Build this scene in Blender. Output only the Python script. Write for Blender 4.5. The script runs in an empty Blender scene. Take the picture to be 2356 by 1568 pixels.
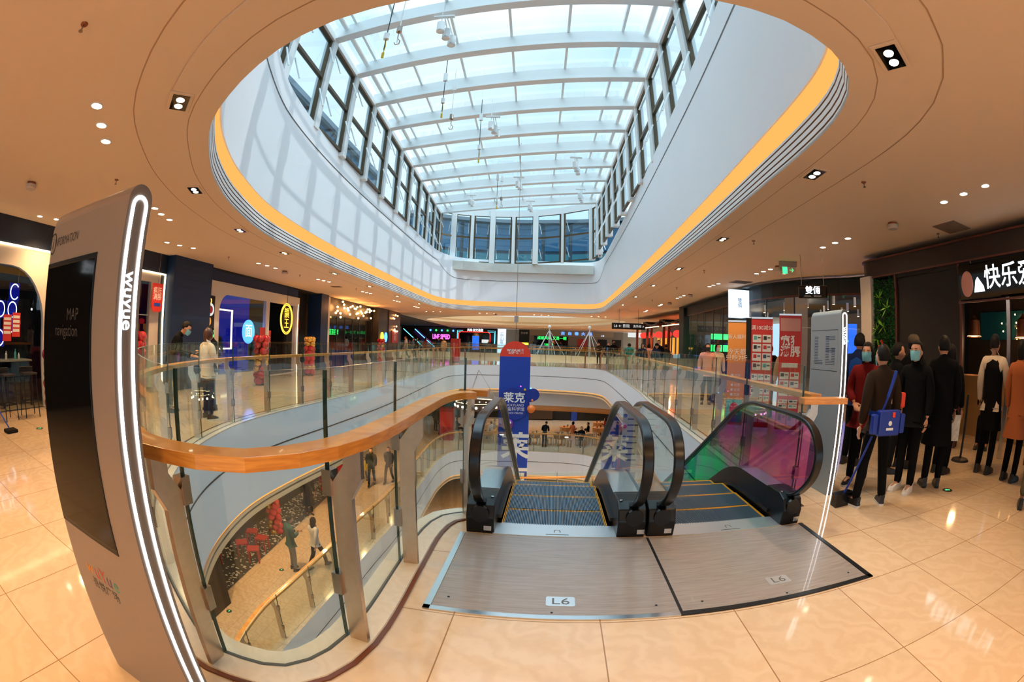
import bpy, bmesh, math, random
from mathutils import Vector, Matrix
random.seed(7)
R = math.radians
SC = bpy.context.scene
COL = SC.collection
PI = math.pi

# ------------------------------------------------------------------ camera
CAMH = 1.5
cd = bpy.data.cameras.new('camera'); cam = bpy.data.objects.new('camera', cd); COL.objects.link(cam)
cd.type = 'PANO'; cd.panorama_type = 'FISHEYE_EQUISOLID'
cd.sensor_fit = 'HORIZONTAL'; cd.sensor_width = 36.0; cd.sensor_height = 36.0 * 1568 / 2356
cd.fisheye_lens = 1045.0 * 36.0 / 2356; cd.fisheye_fov = R(230); cd.clip_start = 0.05; cd.clip_end = 500
_r, _p = 0.029, 0.003
rx = Vector((math.cos(_r), -math.sin(_r) * math.sin(_p), math.sin(_r) * math.cos(_p)))
ux = Vector((-math.sin(_r), -math.cos(_r) * math.sin(_p), math.cos(_r) * math.cos(_p)))
fx = Vector((0, math.cos(_p), math.sin(_p)))
M = Matrix.Identity(4)
for i in range(3):
    M[i][0] = rx[i]; M[i][1] = ux[i]; M[i][2] = -fx[i]
M[2][3] = CAMH
cam.matrix_world = M
SC.camera = cam

# ------------------------------------------------------------------ exposure, sky, sun
SC.view_settings.view_transform = 'Standard'; SC.view_settings.look = 'None'
SC.view_settings.gamma = 1.0; SC.view_settings.use_curve_mapping = False
SC.view_settings.exposure = 0.55
SC.cycles.use_denoising = True; SC.cycles.adaptive_threshold = 0.035
SC.cycles.max_bounces = 6; SC.cycles.diffuse_bounces = 3; SC.cycles.glossy_bounces = 3
SC.cycles.transmission_bounces = 4; SC.cycles.transparent_max_bounces = 16
SC.cycles.sample_clamp_indirect = 4.0; SC.cycles.sample_clamp_direct = 0.0
SC.cycles.caustics_reflective = False; SC.cycles.caustics_refractive = False
SC.cycles.blur_glossy = 0.5

W = bpy.data.worlds.new('sky'); SC.world = W; W.use_nodes = True
nt = W.node_tree; nt.nodes.clear()
o_ = nt.nodes.new('ShaderNodeOutputWorld'); bg = nt.nodes.new('ShaderNodeBackground')
tc = nt.nodes.new('ShaderNodeTexCoord'); nz = nt.nodes.new('ShaderNodeTexNoise'); cr = nt.nodes.new('ShaderNodeValToRGB')
nz.inputs['Scale'].default_value = 2.2; nz.inputs['Detail'].default_value = 4
cr.color_ramp.elements[0].position = 0.35; cr.color_ramp.elements[0].color = (0.48, 0.77, 1.0, 1)
cr.color_ramp.elements[1].position = 0.62; cr.color_ramp.elements[1].color = (0.90, 0.97, 1.0, 1)
nt.links.new(tc.outputs['Generated'], nz.inputs['Vector']); nt.links.new(nz.outputs['Fac'], cr.inputs['Fac'])
nt.links.new(cr.outputs['Color'], bg.inputs['Color']); nt.links.new(bg.outputs[0], o_.inputs[0])
bg.inputs['Strength'].default_value = 1.25
sp_ = nt.nodes.new('ShaderNodeSeparateXYZ'); mr_ = nt.nodes.new('ShaderNodeMapRange'); mr_.interpolation_type = 'SMOOTHSTEP'
mr_.inputs['From Min'].default_value = 0.62; mr_.inputs['From Max'].default_value = 0.95; mr_.inputs['To Min'].default_value = 0.82; mr_.inputs['To Max'].default_value = 4.2
nt.links.new(tc.outputs['Generated'], sp_.inputs[0]); nt.links.new(sp_.outputs['Z'], mr_.inputs['Value']); nt.links.new(mr_.outputs[0], bg.inputs['Strength'])

sl = bpy.data.lights.new('sun', 'SUN'); sun = bpy.data.objects.new('sun', sl); COL.objects.link(sun)
sl.energy = 0.6; sl.angle = R(0.6); sl.color = (1.0, 0.97, 0.92)
sun.rotation_euler = Vector((-0.90, 0.22, -0.37)).to_track_quat('-Z', 'Y').to_euler()

# ------------------------------------------------------------------ materials
MT = {}
def nodes(name):
    m = bpy.data.materials.new(name); m.use_nodes = True
    n = m.node_tree; n.nodes.clear()
    out = n.nodes.new('ShaderNodeOutputMaterial')
    MT[name] = m
    return m, n, out
def mat(name, col, rough=0.5, metal=0.0, noise=0.0, nscale=8.0, spec=0.5, bump=0.0, coat=0.0):
    m, n, out = nodes(name)
    b = n.nodes.new('ShaderNodeBsdfPrincipled'); n.links.new(b.outputs[0], out.inputs[0])
    b.inputs['Base Color'].default_value = (*col, 1); b.inputs['Roughness'].default_value = rough
    b.inputs['Metallic'].default_value = metal; b.inputs['Specular IOR Level'].default_value = spec
    b.inputs['Coat Weight'].default_value = coat
    if noise or bump:
        t = n.nodes.new('ShaderNodeTexCoord'); q = n.nodes.new('ShaderNodeTexNoise')
        q.inputs['Scale'].default_value = nscale; q.inputs['Detail'].default_value = 5
        n.links.new(t.outputs['Object'], q.inputs['Vector'])
        if noise:
            x = n.nodes.new('ShaderNodeMix'); x.data_type = 'RGBA'
            x.inputs['A'].default_value = (*[c * (1 - noise) for c in col], 1)
            x.inputs['B'].default_value = (*[min(1, c * (1 + noise)) for c in col], 1)
            n.links.new(q.outputs['Fac'], x.inputs['Factor']); n.links.new(x.outputs['Result'], b.inputs['Base Color'])
        if bump:
            bp = n.nodes.new('ShaderNodeBump'); bp.inputs['Strength'].default_value = bump; bp.inputs['Distance'].default_value = 0.01
            n.links.new(q.outputs['Fac'], bp.inputs['Height']); n.links.new(bp.outputs[0], b.inputs['Normal'])
    return m
def emi(name, col, s):
    m, n, out = nodes(name)
    e = n.nodes.new('ShaderNodeEmission'); e.inputs[0].default_value = (*col, 1); e.inputs[1].default_value = s
    n.links.new(e.outputs[0], out.inputs[0]); return m
def glass(name, tint, refl=0.08, rough=0.01, edge=0.55):
    """thin architectural glass: lets light through, mirrors more at grazing angles"""
    m, n, out = nodes(name)
    t = n.nodes.new('ShaderNodeBsdfTransparent'); t.inputs[0].default_value = (*tint, 1)
    g = n.nodes.new('ShaderNodeBsdfGlossy'); g.inputs['Roughness'].default_value = rough; g.inputs['Color'].default_value = (0.95, 1, 0.98, 1)
    lw = n.nodes.new('ShaderNodeLayerWeight'); lw.inputs['Blend'].default_value = 0.25
    mr = n.nodes.new('ShaderNodeMapRange'); mr.inputs['To Min'].default_value = refl; mr.inputs['To Max'].default_value = edge
    mx = n.nodes.new('ShaderNodeMixShader')
    n.links.new(lw.outputs['Facing'], mr.inputs['Value']); n.links.new(mr.outputs[0], mx.inputs[0])
    pw = n.nodes.new('ShaderNodeMath'); pw.operation = 'POWER'; pw.inputs[1].default_value = 2.5
    n.links.new(lw.outputs['Facing'], pw.inputs[0]); n.links.new(pw.outputs[0], mr.inputs['Value'])
    n.links.new(t.outputs[0], mx.inputs[1]); n.links.new(g.outputs[0], mx.inputs[2]); n.links.new(mx.outputs[0], out.inputs[0])
    return m
def marble(name, c1, c2, tile, ang, rough=0.07, joint=(0.35, 0.2, 0.1), vein=1.0):
    m, n, out = nodes(name)
    b = n.nodes.new('ShaderNodeBsdfPrincipled'); n.links.new(b.outputs[0], out.inputs[0])
    t = n.nodes.new('ShaderNodeTexCoord'); mp = n.nodes.new('ShaderNodeMapping'); mp.inputs['Rotation'].default_value = (0, 0, ang)
    mp.inputs['Location'].default_value = (0.46, -2.09, 0)
    n.links.new(t.outputs['Object'], mp.inputs['Vector'])
    wv = n.nodes.new('ShaderNodeTexWave'); wv.inputs['Scale'].default_value = 2.4 * vein; wv.inputs['Distortion'].default_value = 14
    wv.inputs['Detail'].default_value = 4; wv.inputs['Detail Scale'].default_value = 1.6; wv.bands_direction = 'DIAGONAL'
    nz = n.nodes.new('ShaderNodeTexNoise'); nz.inputs['Scale'].default_value = 1.7; nz.inputs['Detail'].default_value = 6
    n.links.new(mp.outputs[0], wv.inputs['Vector']); n.links.new(mp.outputs[0], nz.inputs['Vector'])
    r = n.nodes.new('ShaderNodeValToRGB'); r.color_ramp.elements[0].color = (*c1, 1); r.color_ramp.elements[1].color = (*c2, 1)
    r.color_ramp.elements[0].position = 0.1; r.color_ramp.elements[1].position = 0.95
    mm = n.nodes.new('ShaderNodeMix'); mm.data_type = 'FLOAT'; mm.inputs['Factor'].default_value = 0.5
    n.links.new(wv.outputs['Fac'], mm.inputs['A']); n.links.new(nz.outputs['Fac'], mm.inputs['B']); n.links.new(mm.outputs['Result'], r.inputs[0])
    if tile:
        br = n.nodes.new('ShaderNodeTexBrick'); br.offset = 0.0; br.inputs['Scale'].default_value = 1.0
        br.inputs['Mortar Size'].default_value = 0.0035; br.inputs['Brick Width'].default_value = tile; br.inputs['Row Height'].default_value = tile
        br.inputs['Mortar Smooth'].default_value = 0.0
        br.inputs['Mortar'].default_value = (*joint, 1)
        br.inputs['Bias'].default_value = 0
        n.links.new(mp.outputs[0], br.inputs['Vector'])
        n.links.new(r.outputs[0], br.inputs['Color1'])
        h = n.nodes.new('ShaderNodeHueSaturation'); h.inputs['Value'].default_value = 0.93
        n.links.new(r.outputs[0], h.inputs['Color']); n.links.new(h.outputs[0], br.inputs['Color2'])
        n.links.new(br.outputs['Color'], b.inputs['Base Color'])
    else:
        n.links.new(r.outputs[0], b.inputs['Base Color'])
    b.inputs['Roughness'].default_value = rough; b.inputs['Specular IOR Level'].default_value = 0.6
    return m
def wood(name, c1, c2, rough=0.35, sc=(1, 1, 12)):
    m, n, out = nodes(name)
    b = n.nodes.new('ShaderNodeBsdfPrincipled'); n.links.new(b.outputs[0], out.inputs[0])
    t = n.nodes.new('ShaderNodeTexCoord'); mp = n.nodes.new('ShaderNodeMapping'); mp.inputs['Scale'].default_value = sc
    q = n.nodes.new('ShaderNodeTexNoise'); q.inputs['Scale'].default_value = 5; q.inputs['Detail'].default_value = 6; q.inputs['Distortion'].default_value = 1.5
    n.links.new(t.outputs['Object'], mp.inputs[0]); n.links.new(mp.outputs[0], q.inputs['Vector'])
    r = n.nodes.new('ShaderNodeValToRGB'); r.color_ramp.elements[0].color = (*c1, 1); r.color_ramp.elements[1].color = (*c2, 1)
    r.color_ramp.elements[0].position = 0.3; r.color_ramp.elements[1].position = 0.7
    n.links.new(q.outputs['Fac'], r.inputs[0]); n.links.new(r.outputs[0], b.inputs['Base Color'])
    b.inputs['Roughness'].default_value = rough; b.inputs['Coat Weight'].default_value = 0.3
    return m

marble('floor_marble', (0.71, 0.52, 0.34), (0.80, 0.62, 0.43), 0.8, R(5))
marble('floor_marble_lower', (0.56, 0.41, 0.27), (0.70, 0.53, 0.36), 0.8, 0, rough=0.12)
marble('curb_marble', (0.76, 0.64, 0.49), (0.82, 0.70, 0.55), 0, 0, rough=0.12, vein=2)
mat('brown_inlay', (0.16, 0.045, 0.018), 0.25)
mat('ceiling_paint', (0.80, 0.62, 0.46), 0.85)
mat('white_paint', (0.86, 0.90, 0.93), 0.45, noise=0.03, nscale=0.6)
mat('white_fin', (0.88, 0.86, 0.82), 0.5)
mat('groove_shade', (0.42, 0.27, 0.17), 0.7)  # shade of the recessed grooves put into a brown colour
mat('seam_dark', (0.07, 0.07, 0.065), 0.6)
emi('cove_glow', (1.0, 0.42, 0.10), 0.85)
mat('cream_cove', (0.92, 0.62, 0.33), 0.6)
wood('rail_wood', (0.62, 0.22, 0.03), (0.85, 0.37, 0.06), 0.32, (1, 1, 9))
wood('slat_wood', (0.55, 0.20, 0.05), (0.85, 0.42, 0.13), 0.5, (1, 1, 20))
mat('brushed_steel', (0.62, 0.52, 0.43), 0.3, 1.0, noise=0.12, nscale=30)
mat('silver', (0.78, 0.80, 0.82), 0.2, 1.0, noise=0.05, nscale=20)
mat('hinge_steel', (0.35, 0.30, 0.26), 0.25, 1.0)
mat('dark_trim', (0.03, 0.035, 0.04), 0.3, 0.6)
mat('black_rubber', (0.006, 0.006, 0.007), 0.25, 0, spec=0.45)
mat('black_panel', (0.006, 0.007, 0.009), 0.3, 0, spec=0.35)
mat('step_metal', (0.17, 0.24, 0.31), 0.35, 0.7)
mat('step_gap', (0.01, 0.01, 0.012), 0.6)
mat('yellow_line', (0.80, 0.34, 0.01), 0.5)
mat('comb_silver', (0.75, 0.77, 0.78), 0.35, 0.85)
wood('landing_plate', (0.27, 0.24, 0.225), (0.38, 0.34, 0.315), 0.26, (0.6, 14, 1)); 
glass('rail_glass', (0.93, 0.975, 0.955), 0.045, 0.005, 0.75)
glass('shop_glass', (0.86, 0.90, 0.90), 0.035, 0.01, 0.4)
glass('roof_glass', (0.90, 0.97, 1.0), 0.05, 0.02, 0.3)
mat('glass_edge', (0.015, 0.05, 0.04), 0.15)
mat('glass_top_edge', (0.55, 0.72, 0.66), 0.15)
mat('kiosk_body', (0.30, 0.24, 0.20), 0.42, 0.35, noise=0.03, nscale=40)
mat('kiosk_grey', (0.36, 0.43, 0.46), 0.42, 0.3, noise=0.03, nscale=40)
mat('kiosk_side', (0.19, 0.17, 0.155), 0.45, 0.3)
mat('screen_black', (0.004, 0.0035, 0.003), 0.06, 0, spec=0.3)
emi('led_white', (0.93, 0.97, 1.0), 6.0)
emi('led_white_soft', (0.95, 0.97, 1.0), 2.6)
emi('led_warm', (1.0, 0.72, 0.38), 4.0)
emi('lamp_disc', (1.0, 0.86, 0.62), 14.0)
emi('lamp_far', (1.0, 0.80, 0.52), 4.0)
emi('bulb_warm', (1.0, 0.50, 0.16), 9.0)
emi('neon_yellow', (1.0, 0.42, 0.03), 3.2)
emi('neon_blue', (0.06, 0.22, 1.0), 3.0)
emi('neon_cyan', (0.15, 0.75, 1.0), 1.6)
emi('neon_green', (0.04, 1.0, 0.16), 1.6)
emi('neon_pink', (1.0, 0.10, 0.75), 2.2)
emi('neon_red', (1.0, 0.03, 0.02), 1.6)
emi('neon_purple', (0.45, 0.05, 0.9), 1.2)
emi('blue_glow', (0.008, 0.012, 0.35), 0.45)
emi('exit_green', (0.05, 0.9, 0.25), 1.5)
emi('sign_white', (0.85, 0.95, 1.0), 2.2)
emi('sign_white_dim', (0.8, 0.82, 0.8), 0.7)
emi('lightbox_blue_white', (0.62, 0.78, 1.0), 1.1)
emi('fire_orange', (1.0, 0.30, 0.04), 1.0)
emi('screen_blue', (0.03, 0.16, 0.9), 0.9)
mat('text_dark', (0.02, 0.02, 0.02), 0.5)
mat('text_grey', (0.12, 0.12, 0.12), 0.5)
mat('text_navy', (0.03, 0.07, 0.14), 0.5)
mat('text_white', (0.85, 0.85, 0.83), 0.5)
mat('text_faint', (0.06, 0.05, 0.045), 0.3)
mat('logo_orange', (0.75, 0.25, 0.03), 0.5); mat('logo_red', (0.55, 0.06, 0.04), 0.5); mat('logo_teal', (0.02, 0.28, 0.2), 0.5); mat('logo_purple', (0.12, 0.04, 0.12), 0.5)
mat('blue_slotted_wall', (0.002, 0.022, 0.085), 0.55, 0.2)
mat('navy_panel', (0.002, 0.011, 0.034), 0.5)
mat('dark_green_wall', (0.008, 0.017, 0.015), 0.5)
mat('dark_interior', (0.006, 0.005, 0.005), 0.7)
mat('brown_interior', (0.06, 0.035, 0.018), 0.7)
mat('dark_wood', (0.012, 0.006, 0.004), 0.45, noise=0.3, nscale=6)
mat('red_wood', (0.09, 0.02, 0.01), 0.4)
mat('shop_white', (0.62, 0.56, 0.50), 0.6)
mat('grey_wall', (0.30, 0.27, 0.23), 0.7, noise=0.05)
mat('beige_wall', (0.45, 0.36, 0.26), 0.7, noise=0.08, nscale=20)
mat('banner_blue', (0.004, 0.05, 0.42), 0.5)
mat('banner_blue_dark', (0.004, 0.03, 0.30), 0.45)
mat('banner_red', (0.80, 0.05, 0.02), 0.5)
mat('planet_orange', (0.90, 0.22, 0.03), 0.4)
mat('purple_toy', (0.16, 0.03, 0.35), 0.35)
mat('poster_red', (0.55, 0.025, 0.02), 0.45)
mat('poster_orange', (0.85, 0.32, 0.06), 0.45)
mat('poster_white', (0.80, 0.80, 0.76), 0.5)
mat('poster_teal', (0.08, 0.42, 0.42), 0.5)
mat('balloon_red', (0.45, 0.01, 0.02), 0.16, 0, coat=0.8)
mat('balloon_gold', (0.75, 0.45, 0.10), 0.15, 0.8)
mat('gold', (0.8, 0.5, 0.15), 0.2, 1.0)
mat('pebbles', (0.03,0.03,0.03), 0.6)
mat('leaf_green', (0.015, 0.16, 0.02), 0.6, noise=0.6, nscale=30)
mat('leaf_light', (0.16, 0.42, 0.03), 0.5)
mat('berry_red', (0.6, 0.01, 0.01), 0.4)
mat('copper', (0.30, 0.09, 0.03), 0.4, 0.6)
mat('white_metal', (0.80, 0.83, 0.82), 0.4)
mat('window_bronze', (0.10, 0.065, 0.03), 0.4, 0.5)
mat('concrete', (0.60, 0.62, 0.58), 0.8, noise=0.1, nscale=3)
mat('outside_wall', (0.015, 0.04, 0.07), 0.6)
mat('outside_glass', (0.008, 0.09, 0.19), 0.2, 0.0)
mat('outside_glass_teal', (0.02, 0.15, 0.20), 0.2, 0.0)
mat('outside_roof', (0.12, 0.16, 0.20), 0.6)
mat('stool_steel', (0.45, 0.43, 0.40), 0.35, 0.8)
mat('table_wood', (0.55, 0.30, 0.12), 0.4)
mat('black_metal', (0.015, 0.015, 0.015), 0.4, 0.5)
mat('crate_red', (0.35, 0.02, 0.02), 0.5)
mat('detector_white', (0.55, 0.45, 0.38), 0.5)
mat('vent_grey', (0.20, 0.14, 0.10), 0.6)
mat('paper', (0.75, 0.72, 0.62), 0.7, noise=0.5, nscale=18)
mat('skin', (0.55, 0.27, 0.16), 0.5)
mat('hair_black', (0.006, 0.005, 0.0045), 0.6, spec=0.2, bump=0.4, nscale=45)
mat('hair_brown', (0.07, 0.022, 0.010), 0.45)
mat('mask_blue', (0.20, 0.55, 0.65), 0.7); mat('mask_white', (0.7, 0.72, 0.72), 0.7); mat('mask_black', (0.01, 0.01, 0.012), 0.7)
mat('eye_dark', (0.01, 0.008, 0.006), 0.3); mat('lip', (0.35, 0.09, 0.07), 0.5)
CL = dict(black=(0.004, 0.004, 0.0045), charcoal=(0.014, 0.013, 0.013), brownblack=(0.028, 0.017, 0.010), navy=(0.01, 0.02, 0.07), bluevest=(0.01, 0.05, 0.22),
    red=(0.17, 0.01, 0.01), darkred=(0.12, 0.01, 0.012), cream=(0.70, 0.60, 0.48), white=(0.75, 0.73, 0.70), camel=(0.42, 0.13, 0.05), tan=(0.45, 0.30, 0.18),
    grey=(0.18, 0.18, 0.17), olive=(0.10, 0.085, 0.05), jeans=(0.06, 0.12, 0.20), green=(0.03, 0.09, 0.08), mint=(0.45, 0.70, 0.55), teal=(0.03, 0.45, 0.38),
    pink=(0.70, 0.35, 0.30), cap=(0.13, 0.10, 0.07), yellow=(0.65, 0.45, 0.05), silverjkt=(0.5, 0.48, 0.45), fur=(0.32, 0.20, 0.12))
for k, c in CL.items(): mat('cloth_' + k, c, 0.9, bump=0.12, nscale=60, spec=0.12)
mat('shoe_black', (0.01, 0.01, 0.012), 0.4); mat('shoe_white', (0.75, 0.73, 0.7), 0.5); mat('shoe_red', (0.5, 0.05, 0.03), 0.5)
# iridescent film on one balustrade
m, n, out = nodes('dichroic_glass')
t_ = n.nodes.new('ShaderNodeBsdfTransparent'); g_ = n.nodes.new('ShaderNodeBsdfGlossy'); g_.inputs['Roughness'].default_value = 0.02
lw = n.nodes.new('ShaderNodeLayerWeight'); lw.inputs['Blend'].default_value = 0.5
tcn = n.nodes.new('ShaderNodeTexCoord'); nzn = n.nodes.new('ShaderNodeTexNoise'); nzn.inputs['Scale'].default_value = 1.3
ad = n.nodes.new('ShaderNodeMath'); ad.operation = 'MULTIPLY_ADD'; ad.inputs[1].default_value = 0.55
n.links.new(tcn.outputs['Object'], nzn.inputs['Vector']); n.links.new(nzn.outputs['Fac'], ad.inputs[0]); n.links.new(lw.outputs['Facing'], ad.inputs[2])
r1 = n.nodes.new('ShaderNodeValToRGB'); e = r1.color_ramp.elements
e[0].position = 0.55; e[0].color = (0.85, 0.9, 0.9, 1); e[1].position = 1.05 - 0.05; e[1].color = (0.25, 0.85, 0.5, 1)
x_ = e.new(0.70); x_.color = (0.95, 0.50, 0.78, 1); x_ = e.new(0.84); x_.color = (0.85, 0.35, 0.85, 1)
r2 = n.nodes.new('ShaderNodeValToRGB'); e = r2.color_ramp.elements
e[0].position = 0.55; e[0].color = (0.9, 0.2, 0.7, 1); e[1].position = 1.0; e[1].color = (0.1, 0.9, 0.4, 1)
mx = n.nodes.new('ShaderNodeMixShader'); mx.inputs[0].default_value = 0.25
n.links.new(ad.outputs[0], r1.inputs[0]); n.links.new(ad.outputs[0], r2.inputs[0])
n.links.new(r1.outputs[0], t_.inputs[0]); n.links.new(r2.outputs[0], g_.inputs[0])
n.links.new(t_.outputs[0], mx.inputs[1]); n.links.new(g_.outputs[0], mx.inputs[2]); n.links.new(mx.outputs[0], out.inputs[0])

# ------------------------------------------------------------------ mesh helpers
class MB:
    def __init__(s): s.v = []; s.f = []; s.m = []
    def add(s, vs, fs, mi=0, M=None):
        b = len(s.v)
        if M is not None: vs = [tuple(M @ Vector(v)) for v in vs]
        s.v += [tuple(v) for v in vs]; s.f += [tuple(b + i for i in f) for f in fs]; s.m += [mi] * len(fs)
        return s
    def box(s, x0, x1, y0, y1, z0, z1, mi=0, M=None):
        vs = [(x0, y0, z0), (x1, y0, z0), (x1, y1, z0), (x0, y1, z0), (x0, y0, z1), (x1, y0, z1), (x1, y1, z1), (x0, y1, z1)]
        return s.add(vs, [(0, 3, 2, 1), (4, 5, 6, 7), (0, 1, 5, 4), (1, 2, 6, 5), (2, 3, 7, 6), (3, 0, 4, 7)], mi, M)
    def bar(s, a, b, w, h, mi=0, up=(0, 0, 1)):
        a = Vector(a); b = Vector(b); d = b - a; L = d.length
        if L < 1e-6: return s
        d.normalize(); up = Vector(up)
        if abs(d.dot(up)) > 0.99: up = Vector((1, 0, 0))
        x = d.cross(up).normalized(); z = x.cross(d)
        M = Matrix((x, d, z)).transposed().to_4x4(); M.translation = a
        return s.box(-w / 2, w / 2, 0, L, -h / 2, h / 2, mi, M)
    def tube(s, pts, r, n=8, mi=0, caps=True):
        pts = [Vector(p) for p in pts]; rr = r if isinstance(r, (list, tuple)) else [r] * len(pts)
        b = len(s.v); pv = None
        for i, p in enumerate(pts):
            d = (pts[min(i + 1, len(pts) - 1)] - pts[max(i - 1, 0)]).normalized()
            if pv is None:
                up = Vector((0, 0, 1)) if abs(d.z) < 0.9 else Vector((1, 0, 0)); x = d.cross(up).normalized()
            else:
                x = (pv - d * pv.dot(d)).normalized()
            pv = x; y = d.cross(x)
            for k in range(n):
                a = 2 * PI * k / n; s.v.append(tuple(p + (x * math.cos(a) + y * math.sin(a)) * rr[i]))
        for i in range(len(pts) - 1):
            for k in range(n):
                s.f.append((b + i * n + k, b + i * n + (k + 1) % n, b + (i + 1) * n + (k + 1) % n, b + (i + 1) * n + k)); s.m.append(mi)
        if caps:
            s.f.append(tuple(b + k for k in reversed(range(n)))); s.m.append(mi)
            s.f.append(tuple(b + (len(pts) - 1) * n + k for k in range(n))); s.m.append(mi)
        return s
    def lathe(s, prof, n=16, mi=0, M=None):
        vs = []; fs = []
        for (r, z) in prof:
            for k in range(n): vs.append((r * math.cos(2 * PI * k / n), r * math.sin(2 * PI * k / n), z))
        for i in range(len(prof) - 1):
            for k in range(n): fs.append((i * n + k, i * n + (k + 1) % n, (i + 1) * n + (k + 1) % n, (i + 1) * n + k))
        fs.append(tuple(reversed(range(n)))); fs.append(tuple((len(prof) - 1) * n + k for k in range(n)))
        return s.add(vs, fs, mi, M)
    def ball(s, c, r, n=10, mi=0, sc=(1, 1, 1)):
        prof = [(max(1e-4, r * math.sin(PI * i / n)), -r * math.cos(PI * i / n)) for i in range(n + 1)]
        return s.lathe(prof, n + 4, mi, Matrix.Translation(c) @ Matrix.Diagonal((*sc, 1)))
    def prism(s, poly, z0, z1, mi=0, M=None):
        n = len(poly); vs = [(x, y, z0) for x, y in poly] + [(x, y, z1) for x, y in poly]
        fs = [tuple(reversed(range(n))), tuple(range(n, 2 * n))] + [(i, (i + 1) % n, n + (i + 1) % n, n + i) for i in range(n)]
        return s.add(vs, fs, mi, M)
    def sweep(s, path, prof, closed=False, mis=None, pclosed=False):
        """path: xy points; prof: (offset to the left of travel, z)."""
        P = [Vector(p) for p in path]; n = len(P); N = []
        for i in range(n):
            if closed: a, c = P[i - 1], P[(i + 1) % n]
            else: a, c = P[max(i - 1, 0)], P[min(i + 1, n - 1)]
            b = P[i]; d1 = (b - a); d2 = (c - b)
            d1 = d1.normalized() if d1.length > 1e-9 else d2.normalized(); d2 = d2.normalized() if d2.length > 1e-9 else d1
            n1 = Vector((-d1.y, d1.x)); n2 = Vector((-d2.y, d2.x)); mt = n1 + n2
            mt = mt / max(0.35, (1 + n1.dot(n2))) if mt.length > 1e-6 else n1
            N.append(mt)
        b0 = len(s.v); k = len(prof)
        for i in range(n):
            for (o, z) in prof: s.v.append((P[i].x + N[i].x * o, P[i].y + N[i].y * o, z))
        for i in range(n if closed else n - 1):
            j = (i + 1) % n
            for q in range(k if pclosed else k - 1):
                q2 = (q + 1) % k
                s.f.append((b0 + i * k + q, b0 + j * k + q, b0 + j * k + q2, b0 + i * k + q2)); s.m.append(mis[q] if mis else 0)
        if pclosed and not closed:
            s.f.append(tuple(b0 + q for q in range(k))); s.m.append(mis[0] if mis else 0)
            s.f.append(tuple(b0 + (n - 1) * k + q for q in reversed(range(k)))); s.m.append(mis[0] if mis else 0)
        return s
    def obj(s, name, mats, parent=None, smooth=False, loc=None, rz=None, bevel=0):
        me = bpy.data.meshes.new(name); me.from_pydata(s.v, [], s.f)
        if not isinstance(mats, (list, tuple)): mats = [mats]
        for q in mats: me.materials.append(MT[q])
        if len(mats) > 1: me.polygons.foreach_set('material_index', s.m)
        if smooth: me.polygons.foreach_set('use_smooth', [True] * len(me.polygons))
        me.update(); o = bpy.data.objects.new(name, me); COL.objects.link(o)
        if parent: o.parent = parent
        if loc: o.location = loc
        if rz is not None: o.rotation_euler[2] = rz
        if bevel:
            bv = o.modifiers.new('bevel', 'BEVEL'); bv.width = bevel; bv.segments = 2; bv.limit_method = 'ANGLE'
        return o
def bx(name, x0, x1, y0, y1, z0, z1, m, parent=None, **k): return MB().box(x0, x1, y0, y1, z0, z1).obj(name, m, parent, **k)
def tag(o, label=None, cat=None, group=None, kind=None):
    if label: o['label'] = label
    if cat: o['category'] = cat
    if group: o['group'] = group
    if kind: o['kind'] = kind
    return o
def thing(name, label, cat, loc=(0, 0, 0), rz=0, group=None):
    o = bpy.data.objects.new(name, None); COL.objects.link(o); o.empty_display_size = 0.2
    o.location = loc; o.rotation_euler[2] = rz
    return tag(o, label, cat, group)
def struct(o): o['kind'] = 'structure'; return o
def copy_tree(o, parent=None):
    c = o.copy(); COL.objects.link(c); c.parent = parent
    for ch in [q for q in o.children]: copy_tree(ch, c)
    return c
def fill(name, polys, z, m, parent=None, thick=0.0):
    cu = bpy.data.curves.new(name, 'CURVE'); cu.dimensions = '2D'; cu.fill_mode = 'BOTH'
    for p in polys:
        sp = cu.splines.new('POLY'); sp.points.add(len(p) - 1)
        for i, (x, y) in enumerate(p): sp.points[i].co = (x, y, 0, 1)
        sp.use_cyclic_u = True
    cu.extrude = thick / 2
    t = bpy.data.objects.new('tmp', cu); COL.objects.link(t)
    dg = bpy.context.evaluated_depsgraph_get(); me = bpy.data.meshes.new_from_object(t.evaluated_get(dg))
    bpy.data.objects.remove(t); bpy.data.curves.remove(cu)
    me.name = name; me.materials.clear(); me.materials.append(MT[m]); me.transform(Matrix.Translation((0, 0, z)))
    o = bpy.data.objects.new(name, me); COL.objects.link(o)
    if parent: o.parent = parent
    return o
TXC = {}
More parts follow.
